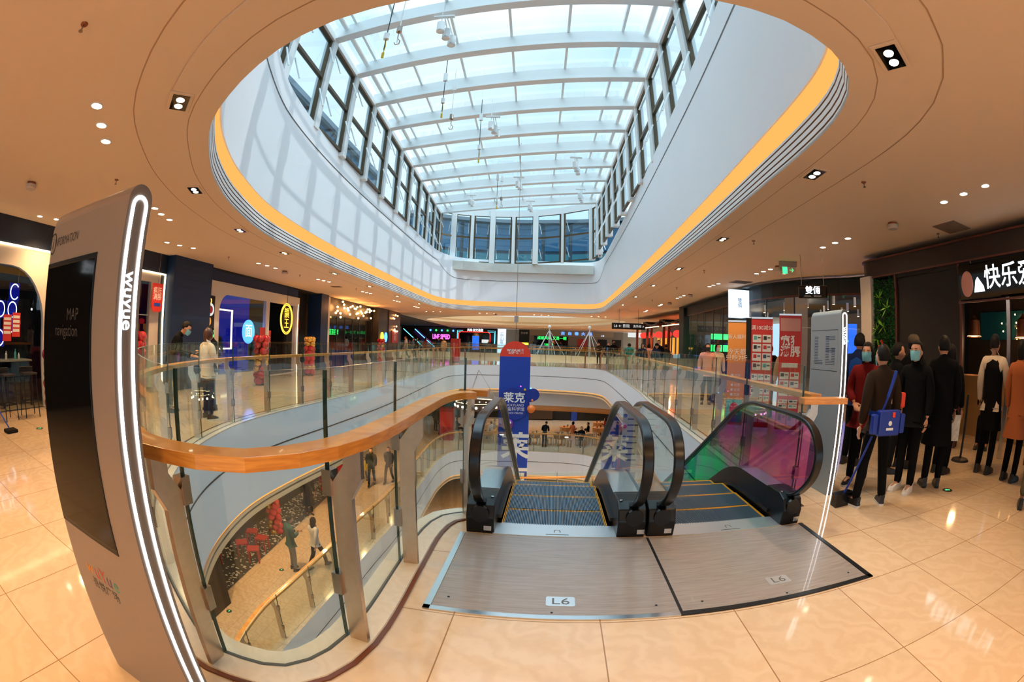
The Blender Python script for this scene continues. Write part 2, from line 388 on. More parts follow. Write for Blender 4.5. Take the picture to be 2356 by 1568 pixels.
def text(name, body, size, m, loc, face, parent=None, ext=0.004, rot=0.0, sx=1.0, mirror=False, space=1.0, align='CENTER', bold=0.0):
    """lettering as a mesh; face = direction the writing looks towards (world or parent space), rot turns it in its own plane"""
    key = (body, ext, space, align, bold)
    if key not in TXC:
        cu = bpy.data.curves.new('t', 'FONT'); cu.body = body; cu.size = 1; cu.extrude = 0.0; cu.align_x = align; cu.align_y = 'CENTER'
        cu.space_line = 0.95; cu.space_character = space; cu.resolution_u = 3; cu.offset = bold
        t = bpy.data.objects.new('tmp', cu); COL.objects.link(t)
        dg = bpy.context.evaluated_depsgraph_get(); me = bpy.data.meshes.new_from_object(t.evaluated_get(dg))
        bpy.data.objects.remove(t); bpy.data.curves.remove(cu); TXC[key] = me
    me = TXC[key].copy(); me.name = name; me.materials.clear(); me.materials.append(MT[m])
    f = Vector(face).normalized(); up = Vector((0, 0, 1)) if abs(f.z) < 0.9 else Vector((0, 1, 0))
    x = up.cross(f).normalized(); y = f.cross(x)
    Mx = Matrix((x, y, f)).transposed().to_4x4() @ Matrix.Rotation(rot, 4, 'Z') @ Matrix.Diagonal((size * sx, size, 1, 1))
    Mx.translation = Vector(loc) + f * ext
    me.transform(Mx)
    o = bpy.data.objects.new(name, me); COL.objects.link(o)
    if parent: o.parent = parent
    return o
def catmull(P, closed=False, step=0.25):
    n = len(P); out = []
    for i in range(n if closed else n - 1):
        if closed: p0, p1, p2, p3 = P[i - 1], P[i], P[(i + 1) % n], P[(i + 2) % n]
        else: p0, p1, p2, p3 = P[max(i - 1, 0)], P[i], P[i + 1], P[min(i + 2, n - 1)]
        p0, p1, p2, p3 = map(Vector, (p0, p1, p2, p3))
        # centripetal-like: limit tangents by the segment's own length
        L = (p2 - p1).length
        m1 = (p2 - p0); m2 = (p3 - p1)
        m1 = m1.normalized() * L if m1.length > 1e-6 else p2 - p1
        m2 = m2.normalized() * L if m2.length > 1e-6 else p2 - p1
        k = max(2, int(L / step))
        for j in range(k):
            t = j / k; t2 = t * t; t3 = t2 * t
            q = p1 * (2 * t3 - 3 * t2 + 1) + m1 * (t3 - 2 * t2 + t) + p2 * (-2 * t3 + 3 * t2) + m2 * (t3 - t2)
            out.append((q.x, q.y))
    if not closed: out.append(tuple(P[-1]))
    return out
def arclen(P):
    L = [0.0]
    for a, b in zip(P, P[1:]): L.append(L[-1] + math.hypot(b[0] - a[0], b[1] - a[1]))
    return L
def subpath(P, L, s0, s1):
    def pt(s):
        s = max(0, min(L[-1], s))
        for i in range(len(P) - 1):
            if L[i + 1] >= s:
                t = (s - L[i]) / max(1e-9, L[i + 1] - L[i]); return (P[i][0] + (P[i + 1][0] - P[i][0]) * t, P[i][1] + (P[i + 1][1] - P[i][1]) * t)
        return P[-1]
    return [pt(s0)] + [p for p, l in zip(P, L) if s0 + 1e-4 < l < s1 - 1e-4] + [pt(s1)]
def offset_path(P, d, closed=False):
    m_ = MB().sweep(P, [(d, 0)], closed=False) if not closed else None
    if closed:
        k = MB(); k.sweep(P, [(d, 0), (d, 1)], closed=True); return [(v[0], v[1]) for v in k.v[::2]]
    k = MB(); k.sweep(P, [(d, 0), (d, 1)]); return [(v[0], v[1]) for v in k.v[::2]]
#==SECTION STRUCT
# ------------------------------------------------------------------ plan of the place (metres; camera stands at 0,0)
RAIL_CTRL = [(-0.36, 3.74), (-0.55, 3.62), (-0.66, 3.3), (-0.71, 2.71), (-0.76, 1.95), (-0.83, 1.63), (-0.98, 1.42), (-1.2, 1.37), (-1.4, 1.39), (-1.72, 1.58), (-2.4, 2.1), (-3.15, 2.85),
    (-3.85, 3.9), (-4.35, 5.1), (-4.65, 6.6), (-4.62, 8.2), (-4.4, 10.3), (-4.1, 14), (-4.0, 20), (-3.95, 25), (-3.7, 27.2), (-2.9, 28.6), (-1.4, 29.2), (1.1, 29.5), (3.6, 28.9), (5.0, 27.9), (5.5, 26.6),
    (5.45, 24.5), (5.0, 20.2), (4.3, 14.5), (3.9, 12.1), (3.45, 9.0), (3.15, 6.8), (2.9, 5.0), (2.74, 3.9), (2.68, 3.45)]
RAIL6 = catmull(RAIL_CTRL, step=0.14)
LR6 = arclen(RAIL6)
EDGE6 = offset_path(RAIL6, -0.11)
ESC_O = Vector((-0.46, 2.16)); ESC_A = R(-5)
def uv(u, v): return (ESC_O.x + u * math.cos(ESC_A) - v * math.sin(ESC_A), ESC_O.y + u * math.sin(ESC_A) + v * math.cos(ESC_A))
HOLE6 = [uv(2.93, 1.36), uv(0.0, 1.36)] + EDGE6
V2 = catmull([(-12.5, 38), (-13.2, 48), (-13, 58), (-10, 60.6), (0, 61.4), (7, 58.5), (11, 53), (13.2, 43), (12, 37.5), (6, 35.3), (-2, 35.6), (-8, 36.3)], True, 0.8)
OUTER = [(-20, -7), (18, -7), (22, 66), (-22, 70)]
struct(fill('floor_level_six', [OUTER, HOLE6, V2], 0.0, 'floor_marble'))
CEIL_CTRL = [(-.86, 1.99), (-1.42, 2.14), (-1.88, 2.36), (-2.36, 2.67), (-2.83, 3.05), (-3.25, 3.57), (-3.79, 4.42), (-4.34, 5.73), (-4.85, 7.87), (-5.05, 11.77), (-4.92, 17.76), (-4.6, 24.6), (-4.25, 26.6),
    (-3.3, 28.0), (-1.6, 28.6), (2.0, 28.6), (4.3, 28.45), (5.1, 27.9), (5.3, 26.6), (5.2, 25.0), (4.3, 16.23), (3.33, 7.7), (2.95, 4.6), (2.72, 2.9), (2.5, 2.25), (2.2, 1.92), (1.79, 1.76), (1.31, 1.72)]
CEILP = catmull(CEIL_CTRL, True, 0.22)
HC = 3.47
CH2 = catmull([(-8.2, 43.6), (-5.0, 36.8), (0.3, 33.2), (5.6, 32.6), (9.3, 36.5), (8.5, 44), (5.6, 49.6), (0, 51), (-4, 49.4)], True, 0.6)
struct(fill('ceiling_level_six', [OUTER, CEILP, CH2], HC, 'ceiling_paint'))
def ring(name, path, prof, mats, mis=None, closed=True, kind='structure', parent=None, smooth=False):
    o = MB().sweep(path, prof, closed, mis).obj(name, mats, parent, smooth)
    if kind and not parent: o['kind'] = kind
    return o
# cut rim around the ceiling opening: shallow step in the soffit, four fins, glowing cove
ring('ceiling_soffit_step', CEILP, [(0.0, HC), (0.0, HC - 0.03), (0.52, HC - 0.03), (0.52, HC - 0.004)], ['ceiling_paint'])
ring('ceiling_soffit_groove', CEILP, [(0.24, HC - 0.031), (0.252, HC - 0.031)], ['groove_shade'])  # flat strips, the groove's shade painted on as colour
ring('ceiling_soffit_groove', CEILP, [(0.86, HC - 0.002), (0.875, HC - 0.002)], ['groove_shade'])
pr = []; mi = []
z = HC - 0.03
for k in range(4):
    pr += [(0.0, z), (0.0, z + 0.048), (0.035, z + 0.048), (0.035, z + 0.068)]; mi += [0, 1, 1, 1]; z += 0.068
pr += [(0.0, z), (0.0, z + 0.03), (0.20, z + 0.03)]; mi += [0, 0]
ring('trim_1', CEILP, pr, ['white_fin', 'groove_shade'], mi)
ring('trim_2', CEILP, [(0.20, z + 0.03), (0.20, z + 0.20), (0.16, z + 0.29), (0.02, z + 0.33)], ['cove_glow'], smooth=True)
DB = z + 0.33
ring('wall_atrium_drum', CEILP, [(0.02, DB), (-0.005, DB), (-0.005, 6.72), (0.62, 6.72)], ['white_paint'])
# fine dark joint round the drum, lower across the far side
sm = MB(); Pp = CEILP; off = offset_path(CEILP, -0.012, True)
def zs(x, y):
    t = max(0.0, min(1.0, (y - 25.5) / 2.4)); t = t * t * (3 - 2 * t); return 6.15 - 0.8 * t
nn = len(off)
for i in range(nn):
    a = off[i]; b = off[(i + 1) % nn]; za, zb = zs(*a), zs(*b)
    sm.add([(a[0], a[1], za), (b[0], b[1], zb), (b[0], b[1], zb + 0.03), (a[0], a[1], za + 0.03)], [(0, 1, 2, 3)])
struct(sm.obj('wall_atrium_joint', 'seam_dark'))
# concrete ledge over the far side of the drum
struct(MB().prism([(-4.0, 27.4), (-1.4, 28.3), (2.0, 28.3), (5.0, 27.9), (5.1, 28.9), (-4.2, 28.9)], 5.9, 6.45).obj('ledge_concrete', 'concrete'))
# ---- slab edge below the floor (fascia of level six) and the level five ceiling
F6 = EDGE6
def fascia(name, path, zt, closed=False, h=1.5):
    pr = [(0.0, zt), (0.0, zt - h), (0.03, zt - h), (0.03, zt - h - 0.05), (0.0, zt - h - 0.05), (0.0, zt - h - 0.10), (0.03, zt - h - 0.10), (0.03, zt - h - 0.14), (0.0, zt - h - 0.14), (0.0, zt - h - 0.24), (0.5, zt - h - 0.24)]
    ring(name, path, pr, ['white_paint', 'groove_shade', 'cream_cove', 'cove_glow'], [0, 1, 3, 1, 2, 1, 1, 1, 2, 2], closed)
    ring(name + '_joint', offset_path(path, -0.004, closed), [(0, zt - 0.62), (0, zt - 0.65)], ['seam_dark'], None, closed)
F6C = EDGE6 + [uv(2.93, 1.36), uv(0.0, 1.36)]
fascia('slab_edge_level_six', F6, 0.0)
fascia('slab_edge_second_void', list(reversed(V2)), 0.0, True)
struct(fill('ceiling_level_five', [OUTER, HOLE6, V2], -1.74, 'ceiling_paint'))
V5 = catmull([(-1.8, 3.1), (-3.2, 3.6), (-4.2, 4.7), (-4.54, 6.4), (-4.45, 8), (-4.3, 10), (-4.2, 12), (-3.95, 15), (-3.9, 21), (-3.7, 24.5), (-2.9, 26.2), (0.8, 26.6), (4.2, 26.0), (5.2, 24.4), (5.0, 21),
    (4.6, 19.2), (3.9, 18.3), (1.5, 18.0), (-0.6, 17.7), (-1.3, 16.8), (-1.4, 13.6), (-1.0, 12.9), (1, 12.8), (3.4, 12.7), (3.7, 11.6), (3.1, 7), (2.9, 4.0), (2.4, 3.1), (0, 2.9)], True, 0.3)
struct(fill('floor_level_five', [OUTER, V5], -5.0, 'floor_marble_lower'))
fascia('slab_edge_level_five', V5, -5.0, True)
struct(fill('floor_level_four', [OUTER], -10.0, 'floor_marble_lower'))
struct(fill('ceiling_level_four', [OUTER, V5], -6.75, 'ceiling_paint'))
# curved bulkhead with timber lining hanging over the level five dining area
bk = catmull([(-3.6, 30.2), (-0.6, 30.0), (3, 29.7), (6.5, 28.4), (8.2, 26.6)], step=0.5)
ring('bulkhead_level_five', bk, [(0.5, -1.7), (0, -1.8), (0, -2.62), (0.35, -2.62)], ['white_paint'], closed=False)
ring('bulkhead_timber', bk, [(0.02, -2.60), (0.02, -2.84), (0.16, -2.98), (0.5, -3.0)], ['slat_wood'], closed=False)
# ---- second ceiling opening, timber lined, far off
ring('trim_3', CH2 if False else list(reversed(CH2)), [(0, HC - 0.02), (0, HC + 0.18), (-0.12, HC + 0.35), (-0.2, HC + 0.9)], ['cream_cove'])
ring('trim_4', list(reversed(CH2)), [(0.01, HC + 0.02), (-0.02, HC + 0.9)], ['cream_cove'])
w2 = offset_path(list(reversed(CH2)), 0.3, True)
ring('wall_second_drum', list(reversed(CH2)), [(0.25, HC + 0.88), (0.25, HC + 3.2)], ['white_paint'])
# ---- stone curb and brown inlay along the guard rail
cb = subpath(RAIL6, LR6, 0, LR6[-1])
ring('curb_stone', cb, [(-0.11, -0.01), (-0.11, 0.012), (0.14, 0.012), (0.15, 0.0)], ['curb_marble'], closed=False)
ring('curb_inlay', cb, [(0.15, 0.001), (0.15, 0.012), (0.175, 0.012), (0.175, 0.001)], ['brown_inlay'], closed=False)
ring('curb_groove', cb, [(-0.012, 0.013), (0.012, 0.013)], ['seam_dark'], closed=False)

# ------------------------------------------------------------------ skylight over the drum
NB = 10
def LB(i): return Vector((-5.05 + 0.035 * i, 9.35 + 2.0 * i))
def RB(i): return Vector((3.62 + 0.115 * i, 7.6 + 1.85 * i))
EZ = 9.45
for i in range(-3, NB):
    a, b = LB(i), RB(i); bm_ = MB()
    L = Vector((a.x, a.y, EZ + 0.22)); Rr = Vector((b.x, b.y, EZ + 0.22))
    bm_.bar(L, Rr, 0.16, 0.44); bm_.bar(L - Vector((0, 0, 0.21)), Rr - Vector((0, 0, 0.21)), 0.26, 0.04)
    struct(bm_.obj('roof_beam', 'white_metal'))
def lerp(a, b, t): return a + (b - a) * t
for t in (0.075, 0.20, 0.37, 0.545, 0.72, 0.885):
    a = lerp(LB(-3), RB(-3), t); b = lerp(LB(NB - 1), RB(NB - 1), t)
    mid = [lerp(LB(i), RB(i), t) for i in range(-3, NB)]
    o = MB().sweep([(p.x, p.y) for p in mid], [(-0.035, EZ + 0.42), (-0.035, EZ + 0.56), (0.035, EZ + 0.56), (0.035, EZ + 0.42)], pclosed=True).obj('roof_purlin', 'white_metal'); struct(o)
for t in (0.045, 0.955):
    mid = [lerp(LB(i), RB(i), t) for i in range(-3, NB)]
    struct(MB().tube([(p.x, p.y, EZ + 0.30) for p in mid], 0.07, 10).obj('roof_tube', 'white_metal'))
ga = [LB(-3), LB(NB - 1), Vector((-3.9, 28.6)), Vector((-1.4, 29.4)), Vector((1.5, 29.0)), Vector((4.9, 26.0)), RB(NB - 1), RB(-3)]
g_ = MB(); g_.prism([(p.x, p.y) for p in ga], EZ + 0.60, EZ + 0.62)
struct(g_.obj('window_roof_glass', 'roof_glass'))
# eaves
for side, BF in ((0, LB), (1, RB)):
    pts = [(BF(i).x, BF(i).y) for i in range(-3, NB)]
    s = 1 if side == 0 else -1
    struct(MB().sweep(pts, [(-0.12, EZ - 0.08), (0.12, EZ - 0.08), (0.12, EZ + 0.1), (-0.12, EZ + 0.1)], pclosed=True).obj('roof_eave', 'white_metal'))
def clere(p, q, zb, zt, n_in, nm):
    """one glazed bay between two columns: frame, transom, two leaves with stays"""
    d = (q - p); L = d.length; d.normalize(); ang = math.atan2(d.y, d.x)
    w = thing(nm, None, None, (p.x, p.y, 0), ang); w['kind'] = 'structure'
    fr = MB(); zm = zb + (zt - zb) * 0.52
    for (x0, x1, z0, z1) in ((0.12, L - 0.12, zb, zb + 0.07), (0.12, L - 0.12, zt - 0.07, zt), (0.12, L - 0.12, zm - 0.05, zm + 0.05), (0.12, 0.20, zb, zt), (L - 0.20, L - 0.12, zb, zt)):
        fr.box(x0, x1, -0.05, 0.05, z0, z1)
    fr.obj('window_frame', 'window_bronze', w)
    MB().box(0.2, L - 0.2, -0.01, 0.01, zb + .07, zt - .07).obj('window_pane', 'roof_glass', w)
    st = MB(); s = n_in
    for zz in (zb + 0.35, zm + 0.35):
        for xx in (0.24, L - 0.24): st.tube([(xx, s * 0.08, zz + 0.6), (xx + (0.05 if xx < 1 else -0.05), s * 0.32, zz)], 0.022, 6)
    st.obj('window_stay', 'white_metal', w)
    return w
k = 1
for i in range(-2, NB - 1):
    clere(LB(i), LB(i + 1), 6.72, EZ - 0.08, -1, 'window_%d' % k); k += 1
    c = LB(i); struct(MB().box(c.x - 0.16, c.x + 0.12, c.y - 0.13, c.y + 0.13, 6.6, EZ).obj('pillar_clerestory', 'white_metal'))
for i in range(-2, NB - 1):
    clere(RB(i + 1), RB(i), 6.72, EZ - 0.08, -1, 'window_%d' % k); k += 1
    c = RB(i); struct(MB().box(c.x - 0.12, c.x + 0.16, c.y - 0.13, c.y + 0.13, 6.6, EZ).obj('pillar_clerestory', 'white_metal'))
bc = [LB(NB - 1), Vector((-3.9, 28.1)), Vector((-2.75, 28.45)), Vector((-1.45, 28.65)), Vector((-0.1, 28.6)), Vector((1.3, 28.3)), Vector((2.95, 27.4)), Vector((4.55, 26.0)), Vector((4.85, 25.0)), RB(NB - 1)]
for j in range(len(bc) - 1):
    clere(bc[j], bc[j + 1], 6.5, EZ + 0.2, 1, 'window_%d' % k); k += 1
for j, c in enumerate(bc):
    w_ = 0.17 if j % 2 else 0.10
    struct(MB().box(c.x - w_, c.x + w_, c.y - w_, c.y + w_, 6.45, EZ + 0.6).obj('pillar_clerestory', 'white_metal'))
struct(MB().sweep([(p.x, p.y) for p in bc], [(-0.08, EZ + 0.15), (0.08, EZ + 0.15), (0.08, EZ + 0.55), (-0.08, EZ + 0.55)], pclosed=True).obj('roof_eave', 'white_metal'))
struct(fill('roof_outside_deck', [[(-30, -8), (30, -8), (30, 31), (-30, 31)], [(p[0] * 1.0, p[1]) for p in offset_path(CEILP, 0.6, True)]], 6.70, 'outside_roof'))
struct(fill('roof_over_entrance', [[(-6, -8), (6, -8), (3.4, 3.2), (-5.2, 3.6)]], EZ + 0.7, 'outside_roof'))
# a neighbouring wing of the building seen through the clerestory
def wing(name, pts, z0, z1, label):
    o = thing(name, label, 'building', (0, 0, 0))
    MB().sweep(pts, [(0, z0), (0, z1)]).obj('wall', 'outside_wall', o)
    Ls = arclen(pts); s = 0.3; 
    while s < Ls[-1] - 2.2:
        for (a, b, mm) in ((z0 + 0.2, z0 + (z1 - z0) * .45, 'outside_glass_teal'), (z0 + (z1 - z0) * .5, z1 - 0.4, 'outside_glass')):
            MB().sweep(subpath(pts, Ls, s, s + 2.1), [(-0.12, a), (-0.12, b)]).obj('window_pane', mm, o)
        s += 2.4
    MB().sweep(pts, [(-0.5, z1 - 0.3), (-0.5, z1), (3, z1 + 0.3)]).obj('roof_rim', 'outside_roof', o)
    return o
wing('building_wing', catmull([(-9, 36), (-4, 38.5), (1, 39), (7, 37.5), (13, 34)], step=1.0), 6.7, 12.2, 'dark blue curved office wing with long window bands beyond the far skylight glazing')
wing('building_wing', [(-10.5, -2), (-10.8, 12), (-10, 30)], 6.7, 13.0, 'dark blue office wing seen through the long side row of skylight windows')
#==SECTION RAILS
# ------------------------------------------------------------------ guard rails
def post_mesh():
    # flat steel upright standing on the walkway side; local x = outward from the void, y = along the rail
    b = MB(); t = 0.014
    prof = [(0.03, 0.0), (0.13, 0.0), (0.13, 0.80), (0.185, 0.90), (0.185, 1.035), (0.095, 1.035), (0.095, 0.95), (0.03, 0.86)]
    n = len(prof)
    vs = [(x, -t, z) for x, z in prof] + [(x, t, z) for x, z in prof]
    b.add(vs, [tuple(range(n)), tuple(reversed(range(n, 2 * n)))] + [(i, n + i, n + (i + 1) % n, (i + 1) % n) for i in range(n)])
    b.box(0.085, 0.20, -0.03, 0.03, 1.03, 1.045)
    return b
def guard_rail(path, Ls, joints, zf, label, group=None, gh=1.37, inset=0.0, first_simple=False, name='glass_guard_rail'):
    o = thing(name, label, 'guard rail', (0, 0, 0), 0, group)
    for a, b in zip(joints, joints[1:]):
        sp = subpath(path, Ls, a + 0.006, b - 0.006)
        g = MB().sweep(sp, [(-0.006, zf + 0.0), (-0.006, zf + gh), (0.006, zf + gh), (0.006, zf + 0.0)], mis=[0, 1, 0, 0], pclosed=True)
        go = g.obj('glass_panel', ['rail_glass', 'glass_top_edge'], o, smooth=False)
    hr = MB().sweep(path, [(0.085, zf + 1.045), (0.215, zf + 1.045), (0.215, zf + 1.10), (0.085, zf + 1.10)], pclosed=True)
    hr.obj('handrail', 'rail_wood', o, bevel=0.004)
    pm = None
    for s in joints:
        p = subpath(path, Ls, max(0, s - 0.02), min(Ls[-1], s + 0.02)); d = Vector(p[-1]) - Vector(p[0]); c = (Vector(p[-1]) + Vector(p[0])) / 2
        ang = math.atan2(d.y, d.x) + PI / 2
        if pm is None:
            po = post_mesh().obj('post', 'brushed_steel', o); pm = po.data
            cm = None
            for zc in (0.28, 0.80):
                cl = MB().box(-0.014, 0.035, -0.03, 0.03, 0, 0.12).obj('glass_clamp', 'hinge_steel', po, bevel=0.004) if cm is None else bpy.data.objects.new('glass_clamp', cm)
                if cm is not None: COL.objects.link(cl); cl.parent = po
                cm = cl.data; cl.location[2] = zc
        else:
            po = bpy.data.objects.new('post', pm); COL.objects.link(po); po.parent = o
            if s < 14 or s > Ls[-1] - 14:
                for zc in (0.28, 0.80):
                    cl = bpy.data.objects.new('glass_clamp', cm); COL.objects.link(cl); cl.parent = po; cl.location[2] = zc
        po.location = (c.x, c.y, zf + 0.012); po.rotation_euler[2] = ang
        e = MB().box(-0.007, 0.007, -0.007, 0.007, zf + 0.02, zf + gh - 0.01).obj('joint_seal', 'glass_edge', o, loc=(c.x, c.y, 0), rz=ang)
    return o
def near_s(path, Ls, x, y):
    return min(zip(path, Ls), key=lambda q: (q[0][0] - x) ** 2 + (q[0][1] - y) ** 2)[1]
J = [0.02, near_s(RAIL6, LR6, -0.71, 2.71), near_s(RAIL6, LR6, -0.79, 1.76), near_s(RAIL6, LR6, -1.34, 1.37)]
s = J[-1] + 1.05
while s < LR6[-1] - 0.8: J.append(s); s += 1.32
J.append(LR6[-1] - 0.02)
GR6 = guard_rail(RAIL6, LR6, J, 0.0, 'glass guard rail with wooden handrail running round the big opening at the escalators')
# returns at both escalators: short timber turn of the handrail
hb = MB().bar((-0.42, 3.80, 1.073), (-0.18, 3.77, 1.073), 0.13, 0.055)
hb.obj('handrail_end', 'rail_wood', GR6, bevel=0.004)
hb = MB().bar((2.48, 3.22, 1.073), (2.93, 3.10, 1.073), 0.13, 0.055)
hb.obj('handrail_end', 'rail_wood', GR6, bevel=0.004)
r5 = offset_path(V5, 0.12, True)
r5 = subpath(r5, arclen(r5), 1.0, arclen(r5)[-1] - 4.0); L5_ = arclen(r5)
J5 = [0.1 + i * 1.5 for i in range(int((L5_[-1] - 0.3) / 1.5))]
guard_rail(r5, L5_, J5, -5.0, 'wood topped glass guard rail winding round the opening one floor below', gh=1.25)
v2r = offset_path(list(reversed(V2)), 0.12, True); l2r = arclen(v2r)
J2 = [0.1 + i * 2.4 for i in range(int((l2r[-1] - 0.3) / 2.4))]
guard_rail(v2r, l2r, J2, 0.0, 'distant wood topped glass guard rail round the second opening')
#==SECTION ESC
# ------------------------------------------------------------------ escalators
SL = 0.6
def zline(v, v0=2.48):   # nominal incline below the flat part
    if v < v0 - 0.35: return 0.0
    if v < v0 + 0.35: return -SL * (v - v0 + 0.35) ** 2 / (4 * 0.35)
    return -SL * (v - v0)
VE = 2.48 + 5.0 / SL
def hpath(vs, z0):
    out = []
    for v in vs: out.append((v, z0 + zline(v)))
    return out
def side_sweep(path, w, h, u, mi=0, mb=None):
    """rectangular band following (v,z) points at width position u"""
    b = mb or MB(); n = len(path); vs = []
    for i, (v, z) in enumerate(path):
        a = path[max(i - 1, 0)]; c = path[min(i + 1, n - 1)]; d = Vector((c[0] - a[0], c[1] - a[1])).normalized(); nx, nz_ = -d.y, d.x
        vs += [(u - w / 2, v - nx * h / 2, z - nz_ * h / 2), (u + w / 2, v - nx * h / 2, z - nz_ * h / 2), (u + w / 2, v + nx * h / 2, z + nz_ * h / 2), (u - w / 2, v + nx * h / 2, z + nz_ * h / 2)]
    fs = []
    for i in range(n - 1):
        for q in range(4): fs.append((i * 4 + q, i * 4 + (q + 1) % 4, (i + 1) * 4 + (q + 1) % 4, (i + 1) * 4 + q))
    fs += [(3, 2, 1, 0), (n * 4 - 4, n * 4 - 3, n * 4 - 2, n * 4 - 1)]
    return b.add(vs, fs, mi)
def escalator(label, u0, stepx0, stepx1, uL, uR, baseL, baseR, right_mat):
    E = thing('escalator', label, 'escalator', (ESC_O.x, ESC_O.y, 0), ESC_A, 'escalators going down from the landing')
    vs = [1.0, 1.3, 1.7, 2.0] + [2.13 + 0.07 * i for i in range(11)] + [3.1, 4, 6, 8, VE - 0.4]
    for sgn, uu, gm in ((-1, uL, 'rail_glass'), (1, uR, right_mat)):
        # handrail loop round the newel
        nose = [(1.50, 0.20), (1.30, 0.245), (1.14, 0.30), (1.01, 0.40), (0.92, 0.51), (0.885, 0.62), (0.90, 0.73), (0.96, 0.83), (1.07, 0.905), (1.22, 0.94), (1.5, 0.95)]
        nose = catmull(nose, step=0.03)
        pth = nose + hpath([1.8, 2.0] + [2.13 + 0.07 * i for i in range(11)] + [3.1, 4, 6, 8, VE - 0.3], 0.95)
        h = side_sweep(pth, 0.08, 0.036, uu).obj('handrail', 'black_rubber', E, smooth=False, bevel=0.010)
        h.data.shade_smooth(); h.data.set_sharp_from_angle(angle=R(40))
        gp = [(v + (0.04 if v < 1.3 else 0), z - 0.03) for v, z in pth[1:]]
        low = hpath([VE - 0.3, 8, 6, 4, 3.1, 2.8, 2.6, 2.4, 2.2, 2.0, 1.5], 0.2)
        poly = gp + low; n = len(poly)
        g = MB(); t = 0.006
        g.add([(uu - t, v, z) for v, z in poly] + [(uu + t, v, z) for v, z in poly], [tuple(range(n)), tuple(reversed(range(n, 2 * n)))] + [(i, n + i, n + (i + 1) % n, (i + 1) % n) for i in range(n)])
        g.obj('balustrade_glass', gm, E)
        b0, b1 = (baseL if sgn < 0 else baseR)
        # newel base and deck cover
        nb = MB()
        prof = [(1.18, 0.0), (1.16, 0.14), (1.20, 0.235), (1.30, 0.275), (1.46, 0.275), (1.55, 0.27), (1.60, 0.10), (1.60, -0.3), (1.18, -0.3)]
        n = len(prof)
        nb.add([(b0, v, z) for v, z in prof] + [(b1, v, z) for v, z in prof], [tuple(range(n)), tuple(reversed(range(n, 2 * n)))] + [(i, n + i, n + (i + 1) % n, (i + 1) % n) for i in range(n)])
        nbo = nb.obj('newel_base', 'black_panel', E, bevel=0.01)
        MB().lathe([(0.0001, -0.012), (0.075, -0.012), (0.07, 0.012), (0.0001, 0.012)], 16, 0, Matrix.Translation((uu, 1.17, 0.17)) @ Matrix.Rotation(PI / 2, 4, 'X')).obj('handrail_inlet', 'black_rubber', nbo)
        tg = MB().box(uu + 0.03, uu + 0.09, 1.165, 1.172, 0.03, 0.07).obj('rating_plate', 'silver', nbo)
        bt = MB().lathe([(0.0001, 0), (0.013, 0), (0.013, 0.006), (0.0001, 0.006)], 12, 0, Matrix.Translation((b0 + 0.03 if sgn > 0 else b1 - 0.03, 1.30, 0.275))).obj('button', 'silver', nbo)
        dk = [(v, z) for v, z in hpath([1.55, 1.8, 2.0] + [2.13 + 0.07 * i for i in range(11)] + [3.1, 4, 6, 8, VE - 0.4], 0.26)]
        d0, d1 = (b0 + 0.005, b1 - 0.0) if sgn < 0 else (b0, b1 - 0.005)
        c_ = (d0 + d1) / 2; dm = MB()
        n = len(dk); vv = []
        for v, z in dk: vv += [(d0, v, z), (d1, v, z), (d1, v, z - 0.42), (d0, v, z - 0.42)]
        ff = []; mm = []
        for i in range(n - 1):
            for q in range(4): ff.append((i * 4 + q, (i + 1) * 4 + q, (i + 1) * 4 + (q + 1) % 4, i * 4 + (q + 1) % 4)); mm.append(0 if q == 0 else 1)
        dm.add(vv, ff); dm.m = mm
        dm.obj('deck_cover', ['silver', 'black_panel'], E)
        # skirt brush rail low on the inner face
        ui = (b1 + 0.015) if sgn < 0 else (b0 - 0.015)
        side_sweep(hpath([1.42, 1.8, 2.1] + [2.2 + 0.1 * i for i in range(7)] + [3.1, 4, 6], 0.06), 0.03, 0.03, ui).obj('skirt_brush', 'black_rubber', E)
    # steps: grooved treads with yellow edges
    def step_mesh():
        b = MB(); w0, w1 = stepx0 + 0.02, stepx1 - 0.02; b.box(w0, w1, 0, 0.395, -0.2, -0.012, 1)
        nr = int((w1 - w0) / 0.0135)
        for i in range(nr):
            x = w0 + (i + 0.25) * (w1 - w0) / nr; y_ = 0.035
            mi = 2 if (x < w0 + 0.03 or x > w1 - 0.03) else 0
            b.box(x, x + 0.0068, 0.005, 0.36, -0.012, 0.0, mi); b.box(x, x + 0.0068, 0.36, 0.393, -0.012, 0.0, 2)
        return b
    st = step_mesh().obj('step', ['step_metal', 'step_gap', 'yellow_line'], E)
    v = 1.40; k = 0
    while v < 9.5:
        zz = zline(v + 0.1) if v < 2.3 else -math.floor(0) + zline(v)
        o = st if k == 0 else bpy.data.objects.new('step', st.data)
        if k: COL.objects.link(o); o.parent = E
        o.location = (0, v, -0.004 + zz); v += 0.4; k += 1
    # comb plate and truss
    cp = MB().box(stepx0 - 0.02, stepx1 + 0.02, 1.17, 1.40, -0.02, 0.008)
    n = 60
    for i in range(n):
        x = stepx0 + 0.03 + i * (stepx1 - stepx0 - 0.06) / n; cp.box(x, x + 0.006, 1.40, 1.425, -0.006, 0.004)
    co = cp.obj('comb_plate', 'comb_silver', E)
    um = (stepx0 + stepx1) / 2
    text('maker_emblem', '∩', 0.09, 'seam_dark', (um + 0.02, 1.27, 0.008), (0, 0, 1), co, 0.001)
    MB().box(um - 0.07, um + 0.11, 1.20, 1.207, 0.008, 0.0095).obj('maker_lettering', 'seam_dark', co)
    tr = [(v, z - 0.52) for v, z in hpath([1.45, 2.2, 2.8, 3.4, VE - 0.4], 0.0)]
